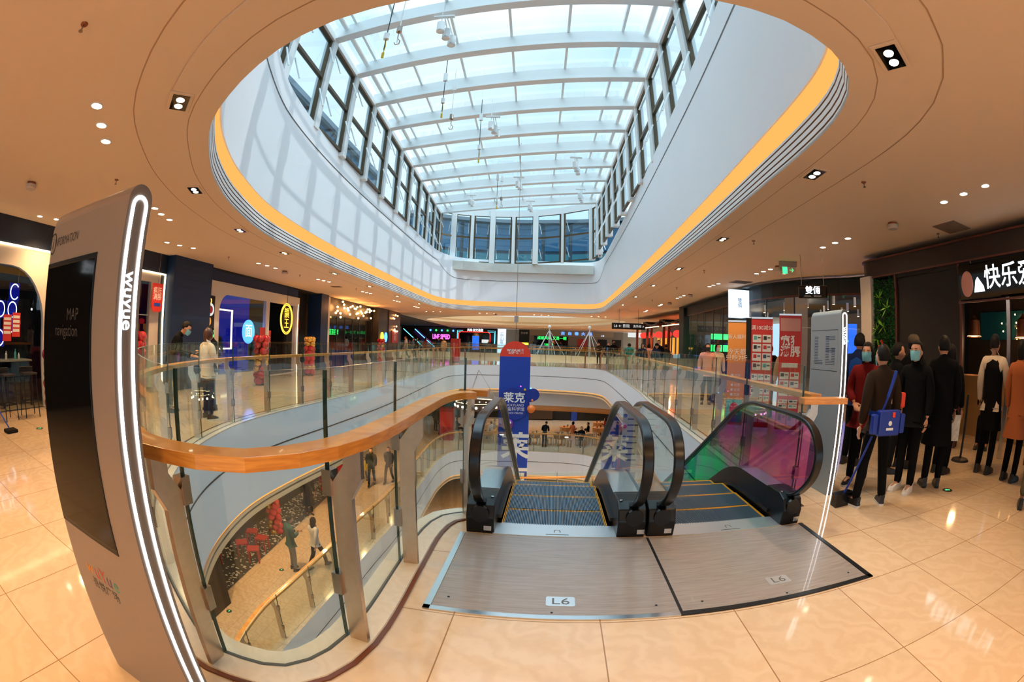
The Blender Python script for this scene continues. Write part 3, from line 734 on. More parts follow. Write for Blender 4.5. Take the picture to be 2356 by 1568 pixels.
    MB().add([(stepx0 - 0.15, v, z + 0.30) for v, z in tr] + [(stepx1 + 0.15, v, z + 0.32) for v, z in tr] + [(stepx0 - 0.15, v, z - 0.5) for v, z in tr] + [(stepx1 + 0.15, v, z - 0.5) for v, z in tr],
        [(i, i + 1, i + 6, i + 5) for i in range(4)] + [(i + 10, i + 11, i + 16, i + 15) for i in range(4)] + [(i, i + 1, i + 11, i + 10) for i in range(4)] + [(i + 5, i + 6, i + 16, i + 15) for i in range(4)]).obj('truss_casing', 'dark_interior', E)
    return E
E1 = escalator('escalator with clear glass sides beside the wooden handrail', 0, 0.27, 1.20, 0.15, 1.35, (0.04, 0.26), (1.22, 1.445), 'rail_glass')
E2 = escalator('escalator whose outer glass side shimmers pink and green', 1, 1.70, 2.69, 1.575, 2.80, (1.465, 1.69), (2.70, 2.90), 'dichroic_glass')
# landing plates
LP = thing('landing_plate', 'brown streaked steel landing plate marked L6 before the clear sided escalator', 'landing plate', (ESC_O.x, ESC_O.y, 0), ESC_A, 'escalator landing plates')
MB().box(0.045, 1.455, 0.045, 1.155, 0.0, 0.006).obj('plate', 'landing_plate', LP)
MB().box(0, 0.04, 0, 1.155, 0, 0.009).box(0, 1.454, 0, 0.04, 0, 0.009).obj('edge_frame', 'silver', LP)
LP2 = thing('landing_plate', 'brown streaked steel landing plate marked L6 before the pink glass escalator', 'landing plate', (ESC_O.x, ESC_O.y, 0), ESC_A, 'escalator landing plates')
MB().box(1.475, 2.885, 0.045, 1.155, 0.0, 0.006).obj('plate', 'landing_plate', LP2)
MB().box(1.455, 1.475, 0.0, 1.155, 0.0, 0.0055).box(2.89, 2.93, 0, 1.155, 0, 0.009).box(1.455, 2.93, 0, 0.04, 0, 0.009).obj('edge_frame', 'dark_trim', LP2)
def plate(parent, u, v, m, ink):
    b = MB(); w, d, r = 0.085, 0.055, 0.015; pts = []
    for (cx, cy, a0) in ((w - r, d - r, 0), (-w + r, d - r, 90), (-w + r, -d + r, 180), (w - r, -d + r, 270)):
        for k in range(4): pts.append((u + cx + r * math.cos(R(a0 + k * 30)), v + cy + r * math.sin(R(a0 + k * 30))))
    o = b.prism(pts, 0.006, 0.0085).obj('floor_number_plate', m, parent)
    text('floor_number', 'L6', 0.10, ink, (u, v - 0.002, 0.0085), (0, 0, 1), o, 0.001, sx=1.15)
plate(LP, 0.77, 0.195, 'comb_silver', 'text_grey'); plate(LP2, 2.22, 0.255, 'comb_silver', 'text_grey')
for i, (u, v) in enumerate(((0.12, 0.16), (1.33, 0.13), (1.62, 0.13), (2.78, 0.14), (0.72, 0.07), (2.2, 0.07))):
    MB().lathe([(0.0001, 0), (0.008, 0), (0.008, 0.002), (0.0001, 0.002)], 10, 0, Matrix.Translation((u, v, 0.006))).obj('screw', 'dark_trim', LP if u < 1.46 else LP2)
# instruction board standing between the escalators
IB = thing('instruction_board', 'white instruction board with red and blue round signs behind the middle handrails', 'notice board', (*uv(1.25, 2.30), 0.28), ESC_A)
MB().box(0.13, 0.30, 0, 0.012, 0.0, 0.62).obj('board', 'poster_white', IB)
for k in range(9): MB().box(0.18, 0.18 + 0.08 + 0.03 * ((k * 7) % 3) / 2, -0.003, 0, 0.55 - k * 0.06, 0.562 - k * 0.06).obj('print_line', 'text_dark', IB)
for k, mm in enumerate(('banner_blue', 'banner_red', 'banner_blue', 'banner_blue')):
    MB().lathe([(0.0001, 0), (0.02, 0), (0.02, 0.003), (0.0001, 0.003)], 16, 0, Matrix.Translation((0.155, 0, 0.53 - k * 0.11)) @ Matrix.Rotation(PI / 2, 4, 'X')).obj('round_sign', mm, IB)
#==SECTION PROPS
# ------------------------------------------------------------------ information totems
def stadium(w, h, t, n=8):
    """closed outline in (y,z): flat bottom, round top, width w (y 0..w), height h, inset t"""
    r = w / 2 - t; pts = [(t, 0.0), (t, h - w / 2)]
    for k in range(1, n): a = PI - PI * k / n; pts.append((w / 2 + r * math.cos(a), h - w / 2 + r * math.sin(a)))
    pts += [(w - t, h - w / 2), (w - t, 0.0)]
    return pts
def totem(loc, rz, label, body, side, info):
    T = thing('information_totem', label, 'information totem', loc, rz)
    W_, Tk, Hh = 0.665, 0.10, 1.93
    out = stadium(Tk, Hh, 0.0, 12); n = len(out); b = MB()
    xs = [(0.0, 0.045, 0.05), (0.02, 0.015, 0.02), (0.05, 0.0, 0.0), (W_, 0.0, 0.0)]
    for (x, tt, dz) in xs:
        o_ = stadium(Tk, Hh - dz, tt * 0.5, 12); b.v += [(x, y, z) for y, z in o_]
    for i in range(len(xs) - 1):
        for k in range(n): b.f.append((i * n + k, i * n + (k + 1) % n, (i + 1) * n + (k + 1) % n, (i + 1) * n + k)); b.m.append(0)
    b.f.append(tuple(reversed(range(n)))); b.m.append(0); b.f.append(tuple((len(xs) - 1) * n + k for k in range(n))); b.m.append(1)
    b.obj('body', [body, side], T, smooth=False)
    # glowing loop on the narrow end
    def strip(t0, t1, name, m, x0, x1):
        a = stadium(Tk, Hh - t0 + (0.0), t0, 12); c = stadium(Tk, Hh - t1, t1, 12)
        a = stadium(Tk, Hh - t0 * 0.2, t0, 12); c = stadium(Tk, Hh - t0 * 0.2, t1, 12)
        k = MB(); L = len(a)
        k.v += [(x1, y, z + 0.03) for y, z in a] + [(x1, y, z + 0.03) for y, z in c]
        k.f += [(i, i + 1, L + i + 1, L + i) for i in range(L - 1)]; k.m += [0] * (L - 1)
        k.v += [(x0, y, z + 0.03) for y, z in a]; k.f += [(2 * L + i, 2 * L + i + 1, i + 1, i) for i in range(L - 1)]; k.m += [0] * (L - 1)
        k.v = [(x, y, z - 0.045 if z > 0.2 else z - 0.03) for x, y, z in k.v]
        return k.obj(name, m, T)
    strip(0.016, 0.028, 'light_strip', 'led_white', W_, W_ + 0.003)
    text('side_lettering', 'wuyue', 0.064 if info else 0.068, 'sign_white', (W_ + 0.001, Tk / 2, 1.585 if info else 1.66), (1, 0, 0), T, 0.001, rot=-PI / 2, bold=0.012)
    if info:
        sc = MB().box(0.045, 0.50, -0.004, 0.0, 0.78, 1.72).obj('touch_screen', 'screen_black', T, bevel=0.003)
        MB().box(0.040, 0.505, -0.003, 0.0, 0.765, 1.735).obj('screen_frame', 'black_panel', T)
        text('screen_text', 'MAP\nnavigation', 0.055, 'text_faint', (0.40, -0.004, 1.52), (0, -1, 0), sc, 0.0008, align='RIGHT')
        text('heading', 'INFORMATION', 0.045, 'text_dark', (0.20, 0.0, 1.81), (0, -1, 0), T, 0.001, sx=0.8)
        ic = MB(); r0, r1 = 0.034, 0.029
        for k in range(24):
            a, c = 2 * PI * k / 24, 2 * PI * (k + 1) / 24
            ic.add([(0.06 + r0 * math.cos(a), -0.0015, 1.81 + 1.2 * r0 * math.sin(a)), (0.06 + r0 * math.cos(c), -0.0015, 1.81 + 1.2 * r0 * math.sin(c)), (0.06 + r1 * math.cos(c), -0.0015, 1.81 + 1.2 * r1 * math.sin(c)), (0.06 + r1 * math.cos(a), -0.0015, 1.81 + 1.2 * r1 * math.sin(a))], [(0, 1, 2, 3)])
        icn = ic.obj('information_symbol', 'text_dark', T)
        text('information_letter', 'i', 0.06, 'text_dark', (0.06, 0, 1.81), (0, -1, 0), icn, 0.0015, bold=0.01)
        x = 0.185
        for ch, mm, dx in (('w', 'logo_orange', 0.062), ('u', 'logo_red', 0.05), ('Y', 'logo_red', 0.048), ('u', 'logo_purple', 0.05), ('e', 'logo_teal', 0.05)):
            text('logo_letter', ch, 0.085, mm, (x, 0, 0.60), (0, -1, 0), T, 0.001); x += dx
        text('logo_caption', '吾悦广场', 0.052, 'text_dark', (0.285, 0, 0.535), (0, -1, 0), T, 0.001)
    else:
        lp = MB(); 
        pn = MB().box(0.05, 0.60, -0.002, 0, 1.30, 1.72).obj('front_panel', 'kiosk_grey', T)
        def stripes(x0, x1, z0, z1):
            z = z0
            while z < z1: lp.box(x0, x1, -0.003, 0.0, z, z + 0.006); z += 0.017
        stripes(0.12, 0.20, 1.36, 1.66); stripes(0.12, 0.30, 1.36, 1.40)
        stripes(0.36, 0.43, 1.36, 1.66); stripes(0.36, 0.55, 1.36, 1.40); stripes(0.36, 0.55, 1.49, 1.53); stripes(0.36, 0.55, 1.62, 1.66); stripes(0.48, 0.55, 1.36, 1.53)
        stripes(0.1, 0.28, 0.84, 0.90); stripes(0.1, 0.28, 0.52, 0.58); stripes(0.1, 0.28, 0.40, 0.46)
        lp.obj('floor_number', 'text_navy', pn)
        for xx in (0.2, 0.5): MB().ball((xx, -0.004, 1.33), 0.01, 8).obj('stud', 'silver', pn)
        MB().box(0.05, 0.60, -0.003, 0, 1.295, 1.30).obj('panel_joint', 'text_dark', pn); MB().box(0.05, 0.60, -0.003, 0, 1.72, 1.725).obj('panel_joint', 'text_dark', pn)
    return T
totem((-1.76, 0.92, 0), R(-5.2), 'tall brown grey information totem with dark touch screen and glowing edge', 'kiosk_body', 'kiosk_side', True)
totem((3.365, 4.27, 0), R(-5.2) - PI / 2 , 'blue grey totem with striped L6 and glowing edge beside the queue of people', 'kiosk_grey', 'kiosk_side', False)

# ------------------------------------------------------------------ ceiling lamps
LAMPS = []
_disc = None; _ring = None
def downlight(x, y, e=22, where='', far=False, z=HC):
    global _disc, _ring
    t = thing('downlight', 'round recessed downlight ' + where, 'ceiling light', (x, y, z), 0, 'round downlights ' + where)
    if _disc is None:
        a = MB().lathe([(0.0001, -0.003), (0.062, -0.003), (0.062, -0.001), (0.0001, -0.001)], 20).obj('lamp_glass', 'lamp_disc', t); _disc = a.data
        b = MB().lathe([(0.062, -0.001), (0.062, -0.008), (0.075, -0.006), (0.075, 0.0)], 20).obj('trim_ring', 'white_fin', t); _ring = b.data
    else:
        for nm, d in (('lamp_glass', _disc), ('trim_ring', _ring)):
            q = bpy.data.objects.new(nm, d); COL.objects.link(q); q.parent = t
    if e:
        l = bpy.data.lights.new('downlight_beam', 'SPOT'); l.energy = e; l.color = (1.0, 0.60, 0.27); l.spot_size = R(135); l.spot_blend = 0.8; l.shadow_soft_size = 0.06
        q = bpy.data.objects.new('downlight_beam', l); COL.objects.link(q); q.parent = t; q.location = (0, 0, -0.03)
    return t
E_N = 78
TR = {
 'in the row of three over the information totem': [(-3.71, 2.1), (-4.01, 2.43), (-4.3, 2.75)],
 'in the row of three beyond the totem': [(-5.76, 5.17), (-5.93, 5.52), (-6.06, 5.9)],
 'in the pair before the navy shop fascia': [(-8.38, 4.0), (-8.27, 4.41)],
 'in the row before the white lit door frame': [(-7.64, 7.47), (-7.58, 7.89), (-7.46, 8.3)],
 'in the row before the food menu shop': [(-7.05, 10.86), (-7.0, 11.28), (-6.99, 11.78)],
 'in the row before the yellow oval sign': [(-6.72, 14.4), (-6.66, 14.76), (-6.6, 15.12)],
 'in the row before the timber fascia of bulbs': [(-6.4, 18.4), (-6.35, 18.8), (-6.3, 19.2)],
 'in the row past the timber fascia': [(-6.1, 22.6), (-6.05, 23.0), (-6.0, 23.4)],
 'in the row before the red posters pillar': [(-5.9, 26.6), (-5.85, 27.0), (-5.8, 27.4)],
 'in the row of three over the queue': [(5.44, 2.51), (5.47, 2.95), (5.53, 3.39)],
 'in the row over the upright L6 sign': [(5.78, 5.99), (5.8, 6.41), (5.85, 6.87)],
 'in the row beside the green exit sign': [(6.27, 9.6), (6.3, 10.0), (6.32, 10.4)],
 'in the row before the white light box': [(6.25, 12.68), (6.25, 13.05), (6.28, 13.42)],
 'in the row past the white light box': [(6.5, 16.3), (6.55, 16.8), (6.6, 17.3)],
 'in the row nearing the red lantern shop': [(6.9, 20.2), (7.0, 20.6), (7.05, 21.0)],
 'in the row before the red lantern shop': [(7.4, 24.2), (7.5, 24.7), (7.55, 25.2)],
}
for wh, pts in TR.items():
    ef = 0.45 if pts[0][0] > 0 and pts[0][1] < 8 else (0.7 if pts[0][0] > 0 else 1.0)
    for i, (x, y) in enumerate(pts):
        downlight(x, y, E_N * 2.2 * ef if i == 1 else 0, wh)
for k, (x, y) in enumerate([(-5.5, 31.0), (-1.8, 31.3), (2.0, 31.4), (6.0, 31.0)]):
    for j in (-0.5, 0, 0.5): downlight(x + j, y + 0.1 * k, E_N * 2.5 if j == 0 else 0, 'over the far walkway')
for k in range(9):
    x = -14 + 3.6 * k
    for j in (-0.7, 0, 0.7): downlight(x + j, 53.5 + 2.2 * ((k * 5) % 3), E_N * 7 if j == 0 else 0, 'over the distant food hall')
for (x, y) in [(-11, 34), (-10.5, 39), (-10.6, 44), (-10.2, 49), (11.5, 33), (11.2, 38), (11.5, 43), (11, 48)]:
    for j in (-0.6, 0, 0.6): downlight(x, y + j, E_N * 3 if j == 0 else 0, 'beside the second ceiling opening')
# lamps near and behind the photographer that light the landing
for (x, y) in [(0.2, -1.2), (2.2, -0.9), (-2.4, -1.4), (-4.6, 0.0), (0.2, -3.8), (3.5, -3.6), (-3.6, -3.6)]:
    downlight(x, y, E_N * 1.9, 'over the floor before the escalators')
def twin_spot(x, y, ang, on=True, wh=''):
    t = thing('twin_spotlight', 'square recessed twin spotlight ' + wh, 'ceiling light', (x, y, HC - 0.03), ang, 'twin spotlights round the ceiling opening')
    MB().box(-0.12, 0.12, -0.18, 0.18, -0.012, 0.0).obj('frame', 'ceiling_paint', t, bevel=0.004)
    MB().box(-0.085, 0.085, -0.145, 0.145, -0.016, -0.012).obj('recess', 'screen_black', t)
    for s in (-1, 1):
        MB().lathe([(0.0001, -0.022), (0.038, -0.022), (0.042, -0.016), (0.0001, -0.016)], 16, 0, Matrix.Translation((0, s * 0.062, 0))).obj('bulb', 'lamp_disc' if on else 'lamp_far', t)
    l = bpy.data.lights.new('spot_beam', 'SPOT'); l.energy = E_N * 1.2; l.color = (1, 0.70, 0.40); l.spot_size = R(95); l.spot_blend = 0.6; l.shadow_soft_size = 0.05
    q = bpy.data.objects.new('spot_beam', l); COL.objects.link(q); q.parent = t; q.location = (0, 0, -0.05)
CL_ = arclen(CEILP + [CEILP[0]])
Rg = offset_path(CEILP, 0.40, True)
def nearest_on(P, x, y): return min(range(len(P)), key=lambda i: (P[i][0] - x) ** 2 + (P[i][1] - y) ** 2)
WH = ['over the information totem', 'second from the totem along the curve', 'third from the totem along the curve', 'fourth from the totem along the curve', 'near the yellow oval sign', 'near the timber fascia', 'past the timber fascia', 'near the far corner of the opening',
      'over the landing plates', 'second from the landing on the straight side', 'third from the landing on the straight side', 'fourth from the landing on the straight side', 'fifth from the landing on the straight side', 'sixth on the straight side', 'seventh on the straight side']
for k, (x, y) in enumerate([(-2.89, 2.44), (-4.44, 4.65), (-5.02, 7.15), (-5.3, 9.5), (-5.45, 12.8), (-5.4, 16.3), (-5.3, 20), (-5.1, 24), (2.59, 1.57), (3.25, 3.75), (3.6, 7.12), (3.95, 10.46), (4.35, 13.78), (4.8, 17.2), (5.2, 21)]):
    i = nearest_on(Rg, x, y); p, q = Vector(Rg[i]), Vector(Rg[(i + 1) % len(Rg)]); d = q - p
    twin_spot(p.x, p.y, math.atan2(d.y, d.x) - PI / 2, k in (0, 1, 8, 9), WH[k])
# sprinklers and detectors
spm = None
for k, (x, y, wh) in enumerate([(-2.82, 1.13, 'above the screen of the information totem'), (-5.23, 3.75, 'between the totem and the downlight row'), (-7.31, 9.69, 'before the blue slotted pillar'), (4.02, 3.71, 'over the near guard rail end'), (4.34, 7.19, 'beyond the upright L6 sign'), (4.84, 10.66, 'near the exit sign'),
        (6.91, 4.51, 'near the grey air vent'), (-6.9, 13.3, 'before the arched shop window'), (-6.3, 17.3, 'before the dark navy recess'), (5.4, 14.2, 'near the white light box'), (5.9, 18.5, 'past the white light box')]):
    t = thing('sprinkler', 'small ceiling sprinkler ' + wh, 'sprinkler', (x, y, HC), 0)
    if spm is None:
        a = MB().lathe([(0.0001, 0), (0.035, 0), (0.03, -0.012), (0.0001, -0.012)], 14).obj('rose', 'copper', t)
        b = MB().tube([(0, 0, -0.01), (0, 0, -0.06)], 0.008, 6).lathe([(0.0001, -0.06), (0.02, -0.062), (0.02, -0.066), (0.0001, -0.066)], 10).obj('head', 'hinge_steel', t); spm = (a.data, b.data)
    else:
        for nm, d in zip(('rose', 'head'), spm): q = bpy.data.objects.new(nm, d); COL.objects.link(q); q.parent = t
dm_ = None
for k, (x, y, wh) in enumerate([(-6.58, 2.82, 'left of the information totem'), (5.71, 4.71, 'near the dark shop fascia'), (6.21, 9.14, 'behind the green exit sign'), (-6.99, 12.4, 'before the arched shop window'), (6.57, 15.82, 'past the white light box'), (6.96, 19.21, 'near the hanging direction sign'), (-1.2, 32.0, 'over the far walkway')]):
    t = thing('smoke_detector', 'round beam detector on the ceiling ' + wh, 'smoke detector', (x, y, HC), 0)
    if dm_ is None:
        a = MB().lathe([(0.0001, 0), (0.08, 0), (0.08, -0.03), (0.0001, -0.03)], 18).obj('mount', 'copper', t)
        b = MB().lathe([(0.0001, -0.03), (0.10, -0.035), (0.10, -0.085), (0.085, -0.10), (0.0001, -0.105)], 20).obj('housing', 'detector_white', t); dm_ = (a.data, b.data)
    else:
        for nm, d in zip(('mount', 'housing'), dm_): q = bpy.data.objects.new(nm, d); COL.objects.link(q); q.parent = t
for (x, y, wh, s) in [(6.75, 4.05, 'near the dark shop fascia', 0.32), (6.7, 12.0, 'near the white light box', 0.3), (-6.9, 16.6, 'near the timber fascia', 0.2)]:
    MBv = MB().box(-s, s, -s * 0.8, s * 0.8, -0.012, 0.0)
    for j in range(9): MBv.box(-s * 0.9, s * 0.9, -s * 0.75 + j * s * 0.17, -s * 0.75 + j * s * 0.17 + 0.01, -0.018, -0.012)
    tag(MBv.obj('air_vent', 'vent_grey', loc=(x, y, HC)), 'grey square slatted air vent in the ceiling ' + wh, 'air vent')
# ------------------------------------------------------------------ skylight pendants, hoists
def spot_cluster(x, y, z, n, wh, dx=-0.12, dy=0.35):
    t = thing('pendant_spotlights', 'cluster of white cylinder spotlights hanging ' + wh, 'pendant light', (x, y, z), 0)
    MB().box(-0.2, 0.3, -0.05, 0.05, 0.50, 0.54).tube([(0, 0, 0.54), (0, 0, EZ + 0.605 - z)], 0.012, 6).obj('bracket', 'white_metal', t)
    for k in range(n):
        c = MB().lathe([(0.10, 0.0), (0.10, 0.30), (0.06, 0.33), (0.0001, 0.33), ], 18, 0, Matrix.Translation((k * 0.10, k * dy * 0.8, -k * 0.02))).tube([(k * 0.1, k * dy * 0.8, 0.32), (k * 0.06, 0, 0.5)], 0.015, 6)
        h = c.obj('lamp_housing', 'white_metal', t)
        MB().lathe([(0.0001, 0.012), (0.085, 0.012), (0.085, -0.004), (0.10, -0.004), (0.10, 0.02)], 18, 0, Matrix.Translation((k * 0.10, k * dy * 0.8, -k * 0.02))).obj('reflector', 'silver', h)
for a in [(-1.9, 8.6, 8.75, 3, 'nearest under the skylight'), (-0.93, 14.2, 8.75, 3, 'in the middle of the skylight'), (2.4, 17.6, 8.75, 3, 'on the straight wall side of the skylight'), (0.05, 20.3, 8.75, 2, 'deep in the skylight beside the hoist hook'),
          (-2.43, 23.2, 8.75, 2, 'at the far curved side of the skylight'), (0.74, 24.0, 8.75, 2, 'before the far middle windows'), (3.17, 21.6, 8.75, 3, 'before the far straight side windows')]: spot_cluster(*a)
def hoist(x, y, zl, hook, wh):
    t = thing('hoist_cable', ('thin cable with a hook ' if hook else 'thin cable with a yellow switch ') + wh, 'cable', (x, y, zl), 0)
    MB().tube([(0, 0, 0), (0, 0, EZ + 0.605 - zl)], 0.012, 6).obj('cable', 'dark_trim' if not hook else 'white_metal', t)
    MB().lathe([(0.0001, 0.3), (0.06, 0.3), (0.06, 0.46), (0.0001, 0.46)], 12).obj('weight', 'white_metal' if not hook else 'hinge_steel', t)
    if hook: MB().tube([(0, 0, 0.3), (0, 0, 0.12), (0.06, 0, 0.04), (0.05, 0, -0.05), (-0.03, 0, -0.06), (-0.06, 0, 0.0)], 0.014, 6).obj('hook', 'hinge_steel', t)
    else:
        MB().tube([(0, 0, 0.3), (0.02, 0, 0.1), (0, 0, -0.1)], 0.010, 6).box(-0.025, 0.025, -0.015, 0.015, -0.22, -0.08).obj('switch', 'neon_yellow' if False else 'cloth_yellow', t)
    MB().box(-0.06, 0.06, -0.04, 0.04, EZ - zl - 0.28, EZ - zl).obj('pulley', 'white_metal', t)
for a in [(-2.75, 7.35, 7.3, False, 'nearest the curved wall under the skylight'), (-2.55, 7.5, 7.6, True, 'nearest the curved wall under the skylight'), (-2.2, 11.6, 8.05, False, 'between the first pendant spotlights'), (-2.0, 12.2, 7.8, True, 'between the first pendant spotlights'),
          (-1.3, 14.3, 7.7, False, 'behind the middle pendant spotlights'), (-0.9, 20.5, 7.9, False, 'deep in the skylight'), (-0.7, 20.7, 7.9, True, 'deep in the skylight')]: hoist(*a)
#==SECTION BANNER
# ------------------------------------------------------------------ hanging banner in the opening
BY = 18.0
BN = thing('hanging_banner', 'tall blue hanging banner with round red top and planet emblem in the opening', 'banner', (0.15, BY, 0.0), 0)
w = 0.61
b = MB().box(-w, w, 0, 0.12, -6.0, 0.94).obj('panel', 'banner_blue', BN)
pts = [(w * math.cos(PI * k / 24), 0.94 + w * math.sin(PI * k / 24)) for k in range(25)]
MB().prism([(x, z) for x, z in pts], -0.12, 0, 0, Matrix.Rotation(PI / 2, 4, 'X')).obj('red_cap', 'banner_red', BN)
text('cap_lettering', 'wuyue', 0.20, 'text_white', (-0.08, 0, 1.20), (0, -1, 0), BN, 0.003, bold=0.012)
text('cap_lettering', '吾悦广场', 0.10, 'text_white', (-0.08, 0, 1.07), (0, -1, 0), BN, 0.003)
text('cap_lettering', '昆\n山', 0.10, 'text_white', (0.28, 0, 1.15), (0, -1, 0), BN, 0.003)
MB().box(0.19, 0.197, -0.004, 0, 1.04, 1.27).obj('cap_divider', 'text_white', BN)
em = MB(); P_ = []
for k in range(40):
    a = 2 * PI * k / 40; P_.append((-0.02 + 0.64 * math.cos(a), -0.95 + 0.66 * math.sin(a)))
em.prism(P_, 0.0, 0.05, 0, Matrix.Rotation(PI / 2, 4, 'X')); emo = em.obj('emblem_disc', 'banner_blue_dark', BN)
P_ = []
for k in range(32):
    a = 2 * PI * k / 32; x = 0.42 * math.cos(a); y = 0.24 * math.sin(a) * (1 + 0.3 * math.cos(a)); P_.append((0.62 + x * 0.85 - y * 0.5, -0.62 + y * 0.9 + x * 0.42))
MB().prism(P_, 0.0, 0.045, 0, Matrix.Rotation(PI / 2, 4, 'X')).obj('emblem_wing', 'banner_blue_dark', BN)
text('emblem_lettering', '莱克', 0.44, 'text_white', (0.0, -0.05, -0.72), (0, -1, 0), emo, 0.003, bold=0.02)
text('emblem_lettering', 'LUCKYLAND', 0.135, 'text_white', (0.0, -0.05, -1.00), (0, -1, 0), emo, 0.003)
text('emblem_lettering', '儿童科学馆', 0.17, 'text_white', (0.0, -0.05, -1.16), (0, -1, 0), emo, 0.003)
text('emblem_lettering', 'SCIENCE CENTER', 0.095, 'text_white', (0.0, -0.05, -1.32), (0, -1, 0), emo, 0.003)
MB().ball((0.68, -0.14, -1.12), 0.16, 14).obj('planet', 'planet_orange', BN, smooth=True)
for (x, z, r, m_) in ((0.42, -0.36, 0.05, 'cloth_yellow'), (0.72, -0.78, 0.05, 'planet_orange'), (0.25, -0.23, 0.025, 'neon_pink'), (0.65, -0.30, 0.03, 'neon_cyan')): MB().ball((x, -0.06, z), r, 10).obj('star', m_, BN, smooth=True)
toy = MB().ball((-0.16, -0.12, -1.75), 0.17, 14, 0, (1, 1, 1.15)).obj('round_toy', 'purple_toy', BN, smooth=True)
MB().ball((-0.14, -0.27, -1.68), 0.055, 10).obj('toy_dot', 'text_white', toy, smooth=True)
text('big_character', '莱', 1.15, 'text_white', (0.10, 0, -2.75), (0, -1, 0), BN, 0.003, bold=0.03)
text('big_character', '克', 1.15, 'text_white', (0.10, 0, -4.15), (0, -1, 0), BN, 0.003, bold=0.03)
MB().tube([(0, 0.06, 1.5), (0, 0.06, EZ + 0.605)], 0.012, 6).box(-0.08, 0.08, 0, 0.12, 2.3, 2.55).obj('cable', 'hinge_steel', BN)
#==SECTION SHOPS
# ------------------------------------------------------------------ shops
XL = -8.9
def wbox(name, x0, x1, y0, y1, z0, z1, m, kind='structure', parent=None, **k):
    o = MB().box(x0, x1, y0, y1, z0, z1).obj(name, m, parent, **k)
    if kind and not parent: o['kind'] = kind
    return o
def frame_xz(x, y0, y1, z0, z1, t, d, hole, m, nm, parent):
    """wall slab facing +x lying in y,z with an opening outline"""
    o = fill(nm, [[(y0, z0), (y1, z0), (y1, z1), (y0, z1)]] + hole, 0, m, parent, thick=d)
    o.data.transform(Matrix(((0, 0, 1, x), (1, 0, 0, 0), (0, 1, 0, 0), (0, 0, 0, 1)))); return o
def rrect(y0, y1, z0, z1, r, corners=(1, 1, 1, 1), n=8):
    """corners: bottom-left, bottom-right, top-right, top-left"""
    pts = []
    for (cy, cz, a0, on) in ((y0 + r, z0 + r, 180, corners[0]), (y1 - r, z0 + r, 270, corners[1]), (y1 - r, z1 - r, 0, corners[2]), (y0 + r, z1 - r, 90, corners[3])):
        if on:
            for k in range(n + 1): a = R(a0 + 90 * k / n); pts.append((cy + r * math.cos(a), cz + r * math.sin(a)))
        else: pts.append((cy + (r if 270 <= a0 or a0 == 0 else -r), cz + (r if a0 < 180 else -r)))
    return pts
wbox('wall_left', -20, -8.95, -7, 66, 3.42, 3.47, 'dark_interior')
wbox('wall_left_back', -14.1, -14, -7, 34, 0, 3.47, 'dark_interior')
# shop A: navy band, warm light line, cream arch window
wbox('wall_left_band', -9.1, XL, -7, 8.85, 2.98, 3.47, 'navy_panel')
SA = thing('shop', 'cream shop front with arched window of blue neon circles under a warm light line', 'shop front', (0, 0, 0))
arch = [(0.4, 0.0), (0.4, 1.9)] + [(0.4 + 0.9 * (1 - math.cos(R(90 * k / 8))), 1.75 + 0.85 * math.sin(R(90 * k / 8))) for k in range(9)] + [(3.7 + 1.0 * math.sin(R(90 * k / 8)), 1.55 + 1.05 * math.cos(R(90 * k / 8))) for k in range(9)] + [(4.7, 0.0)]
wbox('wall_left_dark_front', -9.0, XL - 0.02, -7, -0.6, 0, 2.98, 'dark_interior')  # dark shop front that the totem screen mirrors
fo = frame_xz(XL - 0.06, -0.6, 8.62, 0.0, 2.94, 0, 0.12, [arch, [(7.35, 0), (8.25, 0), (8.25, 2.72), (7.35, 2.72)]], 'shop_white', 'facade_panel', SA)
MB().box(XL - 0.06, XL - 0.04, 0.4, 4.7, 0, 2.6).obj('window_pane', 'shop_glass', SA)
MB().box(XL - 0.04, XL - 0.02, 7.37, 8.23, 0, 2.7).obj('door_pane', 'shop_glass', SA)
MB().box(XL - 0.02, XL + 0.03, -0.6, 8.80, 2.94, 2.975).obj('light_line', 'led_warm', SA); MB().box(XL - 0.02, XL + 0.03, 8.77, 8.80, 0.0, 2.94).obj('light_line', 'led_warm', SA)
MB().box(XL - 0.06, XL - 0.01, 8.62, 8.77, 0, 2.94).obj('jamb', 'navy_panel', SA)
for k, (y, z, full) in enumerate([(4.06, 2.17, 0), (4.02, 1.83, 1), (4.0, 1.55, 1), (3.67, 1.83, 1), (3.35, 1.83, 1), (3.35, 1.55, 0), (3.67, 1.30, 1), (3.0, 1.83, 1), (2.7, 2.1, 1)]):
    pts = [(-9.42, y + 0.125 * math.cos(R(a)), z + 0.145 * math.sin(R(a))) for a in range(40 if not full else 0, 321 if not full else 361, 20)]
    MB().tube(pts, 0.012, 6).obj('neon_ring', 'sign_white', SA); MB().box(-9.47, -9.45, y - 0.15, y + 0.15, z - 0.165, z + 0.165).obj('neon_back', 'blue_glow', SA)
for (y0, y1, z0, z1) in ((3.55, 3.78, 1.25, 1.72), (3.80, 4.02, 1.33, 1.76)):
    p = MB().box(XL + 0.03, XL + 0.035, y0, y1, z0, z1).obj('window_sticker', 'poster_red', SA)
    for j in range(4): MB().box(XL + 0.036, XL + 0.038, y0 + 0.02, y1 - 0.02, z1 - 0.1 - 0.08 * j, z1 - 0.05 - 0.08 * j).obj('sticker_print', 'poster_white', p)
MB().ball((-9.9, 4.35, 1.62), 0.16, 12, 0, (1, 1, .7)).tube([(-9.9, 4.35, 1.7), (-9.9, 4.35, 3.4)], 0.006, 5).obj('globe_lamp', 'gold', SA, smooth=True)
